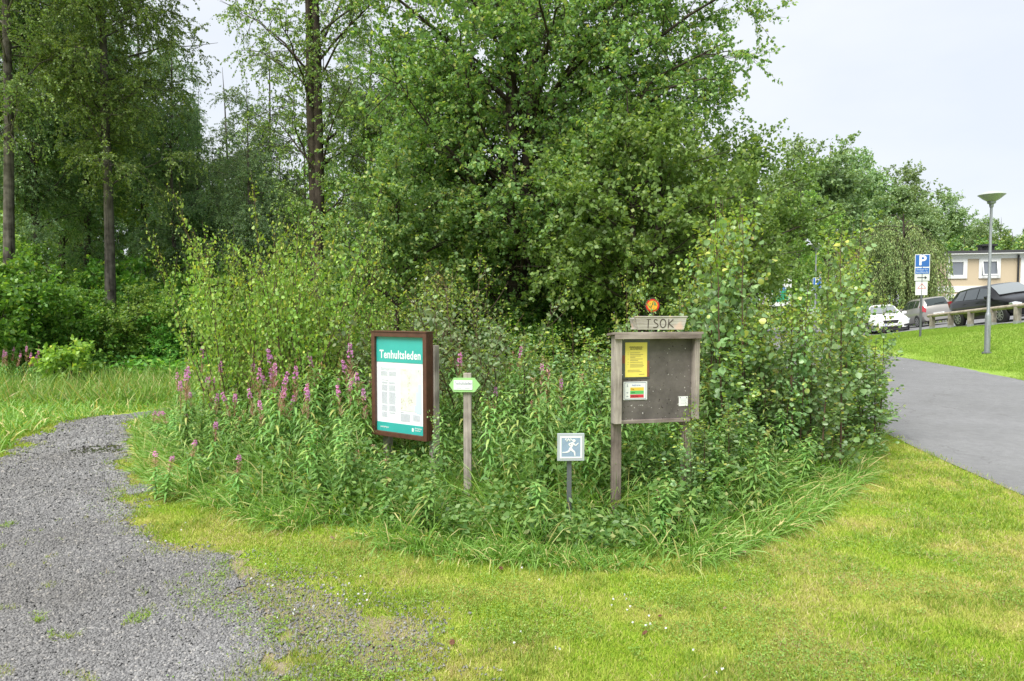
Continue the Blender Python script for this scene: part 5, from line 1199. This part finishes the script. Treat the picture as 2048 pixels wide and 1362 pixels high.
    text_part('plate_text', plate, .10, (.02, yF-.0235, zf-.27), M['black'], r, sx=.9)
    for side in (-1, 1):
        part('headlight', lambda bm: bm_prism(bm, [(side*.46, zf-.16), (side*.80, zf-.12), (side*.84, zf+.0), (side*.72, zf+.03), (side*.50, zf-.04)][::side], yF+.01, yF+.20), M['lens'], r)
        part('fog_light', lambda bm: bm_box(bm, (side*.68, yF+.02, .40), (.24, .05, .10), Matrix.Rotation(side*R(-8), 3, 'Y'), .01), blk, r)
    # rear end
    part('rear_plate', lambda bm: bm_box(bm, (0, yR+.012, prof['rplate']), (.52, .02, .11), None, .002), M['white'], r)
    t_ = text_part('plate_text', plate, .10, (0, -yR-.0235, prof['rplate']), M['black'], r, sx=.9); t_.rotation_euler = (0, 0, math.pi)
    for side in (-1, 1):
        part('tail_light', lambda bm: bm_prism(bm, [(side*.60, zr_-.26), (side*.79, zr_-.18), (side*.83, zr_+.10), (side*.70, zr_+.10), (side*.56, zr_-.08)][::side], yR-.16, yR+.012), M['tail'], r)
    part('rear_wiper', lambda bm: bm_box(bm, (-.15, yR-.10, zr_+.16), (.50, .02, .02), Matrix.Rotation(R(5), 3, 'Y')), blk, r)
    for s_ in (-.35, .25): part('windscreen_wiper', lambda bm: bm_box(bm, (s_, prof['wipe']*L-L/2, prof['wipez']), (.62, .03, .02), Matrix.Rotation(R(4), 3, 'Y')), blk, r)
    part('bumper_strip', lambda bm: bm_box(bm, (0, yF+.02, .20), (Wd*.80, .08, .10), None, .02), blk, r)
    return r
M['carglass'] = glass_mat('car_side_glass', (.02, .03, .03)); M['screen'] = glass_mat('sky_tinted_windscreen', (.17, .19, .20), .06)  # windscreen base colour paled to stand in for reflected sky
M['trim'] = plain('black_trim', (.02, .02, .022), .5, var=.02); M['alloy'] = plain('alloy_rim', (.40, .41, .42), .35, .6, .05)
M['lens'] = glass_mat('headlight_lens', (.62, .66, .70), .08); M['tail'] = glass_mat('tail_light_lens', (.40, .02, .03), .15)
M['plateblue'] = plain('plate_blue', (.02, .08, .42), .5)
# station: (t along length, top z, top half-width factor, lower half-width factor, belt z)
SEDAN = dict(belt=.9, nose=.70, tail=.92, rplate=.72, wheels=(.19, .79), mirror=.33, handles=(.50, .70), wind=(.285, .40), rear=(.80, .93), wipe=.27, wipez=1.02,
    side_win=[(.33, .53, .53, .42), (.545, .72, .71, .545), (.735, .86, .80, .725)],
    st=[(0, .62, .80, .80, .60), (.012, .70, .84, .90, .66), (.06, .78, .84, .96, .73), (.16, .88, .84, 1., .82), (.27, .96, .82, 1., .90), (.33, 1.16, .76, 1., .94), (.41, 1.40, .68, 1., .95), (.50, 1.455, .66, 1., .95), (.66, 1.45, .66, 1., .96), (.80, 1.41, .65, 1., .97), (.88, 1.24, .68, .99, .97), (.94, 1.0, .76, .96, .95), (.985, .94, .78, .92, .9), (1., .84, .78, .86, .8)])
HATCH = dict(belt=.95, nose=.72, tail=1.0, rplate=.62, wheels=(.17, .83), mirror=.30, handles=(.49, .70), wind=(.245, .385), rear=(.925, .975), wipe=.235, wipez=1.06,
    side_win=[(.29, .50, .50, .385), (.515, .71, .71, .515), (.73, .87, .84, .73)],
    st=[(0, .62, .78, .78, .60), (.012, .72, .82, .88, .68), (.06, .84, .84, .95, .78), (.14, .94, .84, 1., .88), (.23, 1.02, .82, 1., .94), (.30, 1.25, .76, 1., .97), (.385, 1.46, .69, 1., .98), (.48, 1.52, .67, 1., .98), (.70, 1.52, .67, 1., 1.0), (.90, 1.47, .66, .99, 1.02), (.93, 1.40, .67, .98, 1.02), (.975, 1.05, .74, .95, 1.0), (.99, .98, .78, .92, .92), (1., .80, .80, .88, .76)])
p = at(1764, 35.6); car('parked_car', 'white parked car facing the camera, left of the silver one', p, R(-17), car_paint('white_car_paint', (.78, .79, .80)), 4.5, 1.80, 1.46, SEDAN, plate='TKJ 772')
p = at(1852, 37.3); car('parked_car', 'silver hatchback with its tail and red lamps toward the camera', p, R(170), car_paint('silver_car_paint', (.30, .29, .275), .35), 3.75, 1.68, 1.5, HATCH, plate='YAH 318', wheel_r=.29)
p = at(2006, 27.2); bc = car('parked_car', 'black hatchback parked behind the rail fence at the right border', p, R(-4.5), car_paint('black_car_paint', (.005, .005, .006), 0, .35), 4.25, 1.78, 1.54, HATCH, plate='DLX 406')

# ------------------------------------------------------------------ house
hl = P(1872, 505, 47); hr = P(2220, 498, 44.5); yaw = math.atan2(hr.y-hl.y, hr.x-hl.x); WH = math.hypot(hr.x-hl.x, hr.y-hl.y)
k = 46.3/F; ztp = hl.z; g0 = .1
hs = thing('house', 'tan two-storey house with white window surrounds and flat dark roof edge', 'house', (hl.x, hl.y, 0), yaw)
tan = plain('tan_render', (.50, .415, .29), .85, 0, .06, 30, .15); whh = plain('house_white', (.70, .71, .70), .6, 0, .03)
def hx(px): return (px-1872)*k*1.02
def hzz(py): return ztp-(py-503)*k
box_part('wall', (WH/2, 4, (ztp+g0)/2-.15), (WH, 8, ztp-g0-.05), tan, hs, .01)
rects('white_band', [(0, WH, hzz(517), hzz(508)), (0, WH, hzz(583), hzz(571)), (hx(2018), hx(2024), g0, hzz(517))], -.02, whh, hs, .05)
part('roof', lambda bm: (bm_box(bm, (WH/2, 3.9, hzz(505)), (WH+.5, 8.6, .10)), bm_box(bm, (WH/2, 3.9, hzz(502.5)), (WH+.3, 8.3, .10))), plain('dark_roof', (.05, .05, .055), .6), hs)
part('soffit', lambda bm: bm_box(bm, (WH/2, -.2, hzz(507.3)), (WH+.4, .38, .06)), whh, hs)
pn = glass_mat('house_pane', (.16, .18, .21), .05)
def window(px0_, px1_, py0_, py1_, open_=False):
    x0, x1, z0, z1 = hx(px0_), hx(px1_), hzz(py1_), hzz(py0_); fr = .17
    w_ = part('window', lambda bm: [bm_box(bm, c_, s_) for c_, s_ in [(((x0+x1)/2, -.03, z1-fr/2), (x1-x0, .08, fr)), (((x0+x1)/2, -.03, z0+fr/2), (x1-x0, .08, fr)), ((x0+fr/2, -.032, (z0+z1)/2), (fr, .08, z1-z0-2*fr)), ((x1-fr/2, -.032, (z0+z1)/2), (fr, .08, z1-z0-2*fr))]], whh, hs)
    part('pane', lambda bm: bm_box(bm, ((x0+x1)/2, -.008, (z0+z1)/2), (x1-x0-2*fr, .01, z1-z0-2*fr)), pn, w_)
    ins = .07
    def sash(bm):
        a0, a1, c0, c1 = x0+fr, x1-fr, z0+fr, z1-fr; t_ = R(14) if open_ else 0
        for c_, s_ in [(((a0+a1)/2, 0, -ins/2), (a1-a0, .05, ins)), (((a0+a1)/2, 0, -(c1-c0)+ins/2), (a1-a0, .05, ins)), ((a0+ins/2, 0, -(c1-c0)/2), (ins, .05, c1-c0-2*ins)), ((a1-ins/2, 0, -(c1-c0)/2), (ins, .05, c1-c0-2*ins))]:
            r_ = bmesh.ops.create_cube(bm, size=1)
            bmesh.ops.transform(bm, matrix=Matrix.Translation((0, -.05, c1)) @ Matrix.Rotation(-t_, 4, 'X') @ Matrix.Translation(c_) @ Matrix.Diagonal((*s_, 1)), verts=r_['verts'])
    part('sash', sash, whh, w_)
for q in (1890, 1947, 2030, 2090, 2150): window(q, q+37, 516, 556, q == 1947)
for q in (1889, 1960, 2060): window(q, q+37, 587, 640)
part('downpipe', lambda bm: bm_lathe(bm, [(.06, g0), (.06, ztp-.25)], 10, (hx(2013), -.12, 0)), M['trim'], hs, True)
part('chimney', lambda bm: (bm_box(bm, (hx(1986), 2.5, hzz(494)), (.75, .7, .6)), bm_box(bm, (hx(1987), 2.5, hzz(485)), (1.0, .95, .12)), bm_box(bm, (hx(1977), 2.4, hzz(496)), (.35, .5, .55))), M['trim'], hs)

# ------------------------------------------------------------------ fallen leaves, clover
def curled(bm):
    pts = [(-.5, 0), (-.2, .32), (.2, .34), (.5, .0), (.2, -.3), (-.2, -.33)]
    c_ = bm.verts.new((0, 0, .10)); vs = [bm.verts.new((x, y, .06+.14*abs(y))) for x, y in pts]
    for i in range(6): bm.faces.new((c_, vs[i], vs[(i+1) % 6]))
    bmesh.ops.solidify(bm, geom=bm.faces[:], thickness=.02)
base = None
lfm = [plain('dry_leaf_brown', (.20, .09, .05), .7, 0, .3, 3), plain('dry_leaf_pale', (.42, .30, .20), .7, 0, .3, 3)]
for i, (px, py) in enumerate([(1002, 1152), (664, 1087), (461, 1078), (1487, 1118), (780, 1262), (603, 1288), (1290, 1288), (1670, 1095), (1480, 1172), (1556, 1162), (1895, 962), (1915, 968), (1320, 1250), (1450, 1230), (905, 1300), (735, 1222), (560, 1170)]):
    p = G(px, py)
    o = part('fallen_leaf', curled, lfm[i % 2], None); o.location = (p.x, p.y, Hz(p.x, p.y)+.018); o.rotation_euler = (rnd.gauss(0, .3), rnd.gauss(0, .3), rnd.random()*6); s = rnd.uniform(.026, .046); o.scale = (s, s, s)
    tag(o, 'brown dry leaf lying on the mown grass' if i % 2 == 0 else 'pale dry leaf lying on the mown grass', 'leaf', 'brown fallen leaves' if i % 2 == 0 else 'pale fallen leaves')
g = np.random.default_rng(9); pts = []
for px, py, m_ in [(700, 1215, 14), (1090, 1310, 4), (1255, 1228, 5), (360, 1085, 4), (1290, 1262, 6), (620, 1255, 5), (1400, 1340, 3), (1060, 1190, 2), (300, 975, 5), (1835, 745, 5), (1905, 735, 5), (520, 1160, 4)]:
    p = G(px, py)
    for _ in range(m_): pts.append((p.x+g.normal()*.10*p.y/4, p.y+g.normal()*.12*p.y/4))
pts = np.array(pts); n = len(pts); c = np.repeat(np.stack([pts[:, 0], pts[:, 1], H(pts[:, 0], pts[:, 1])+.045], -1), 14, 0)
V, f, ii = leaf_geo(c, rv(g, n*14, .3), rv(g, n*14), 0.008, .005, 'quad')
tag(link('clover_flowers', mesh_np('clover_flowers', V, f, M['white'])), 'tiny white clover heads scattered over the lawn', 'flowers', kind='stuff')
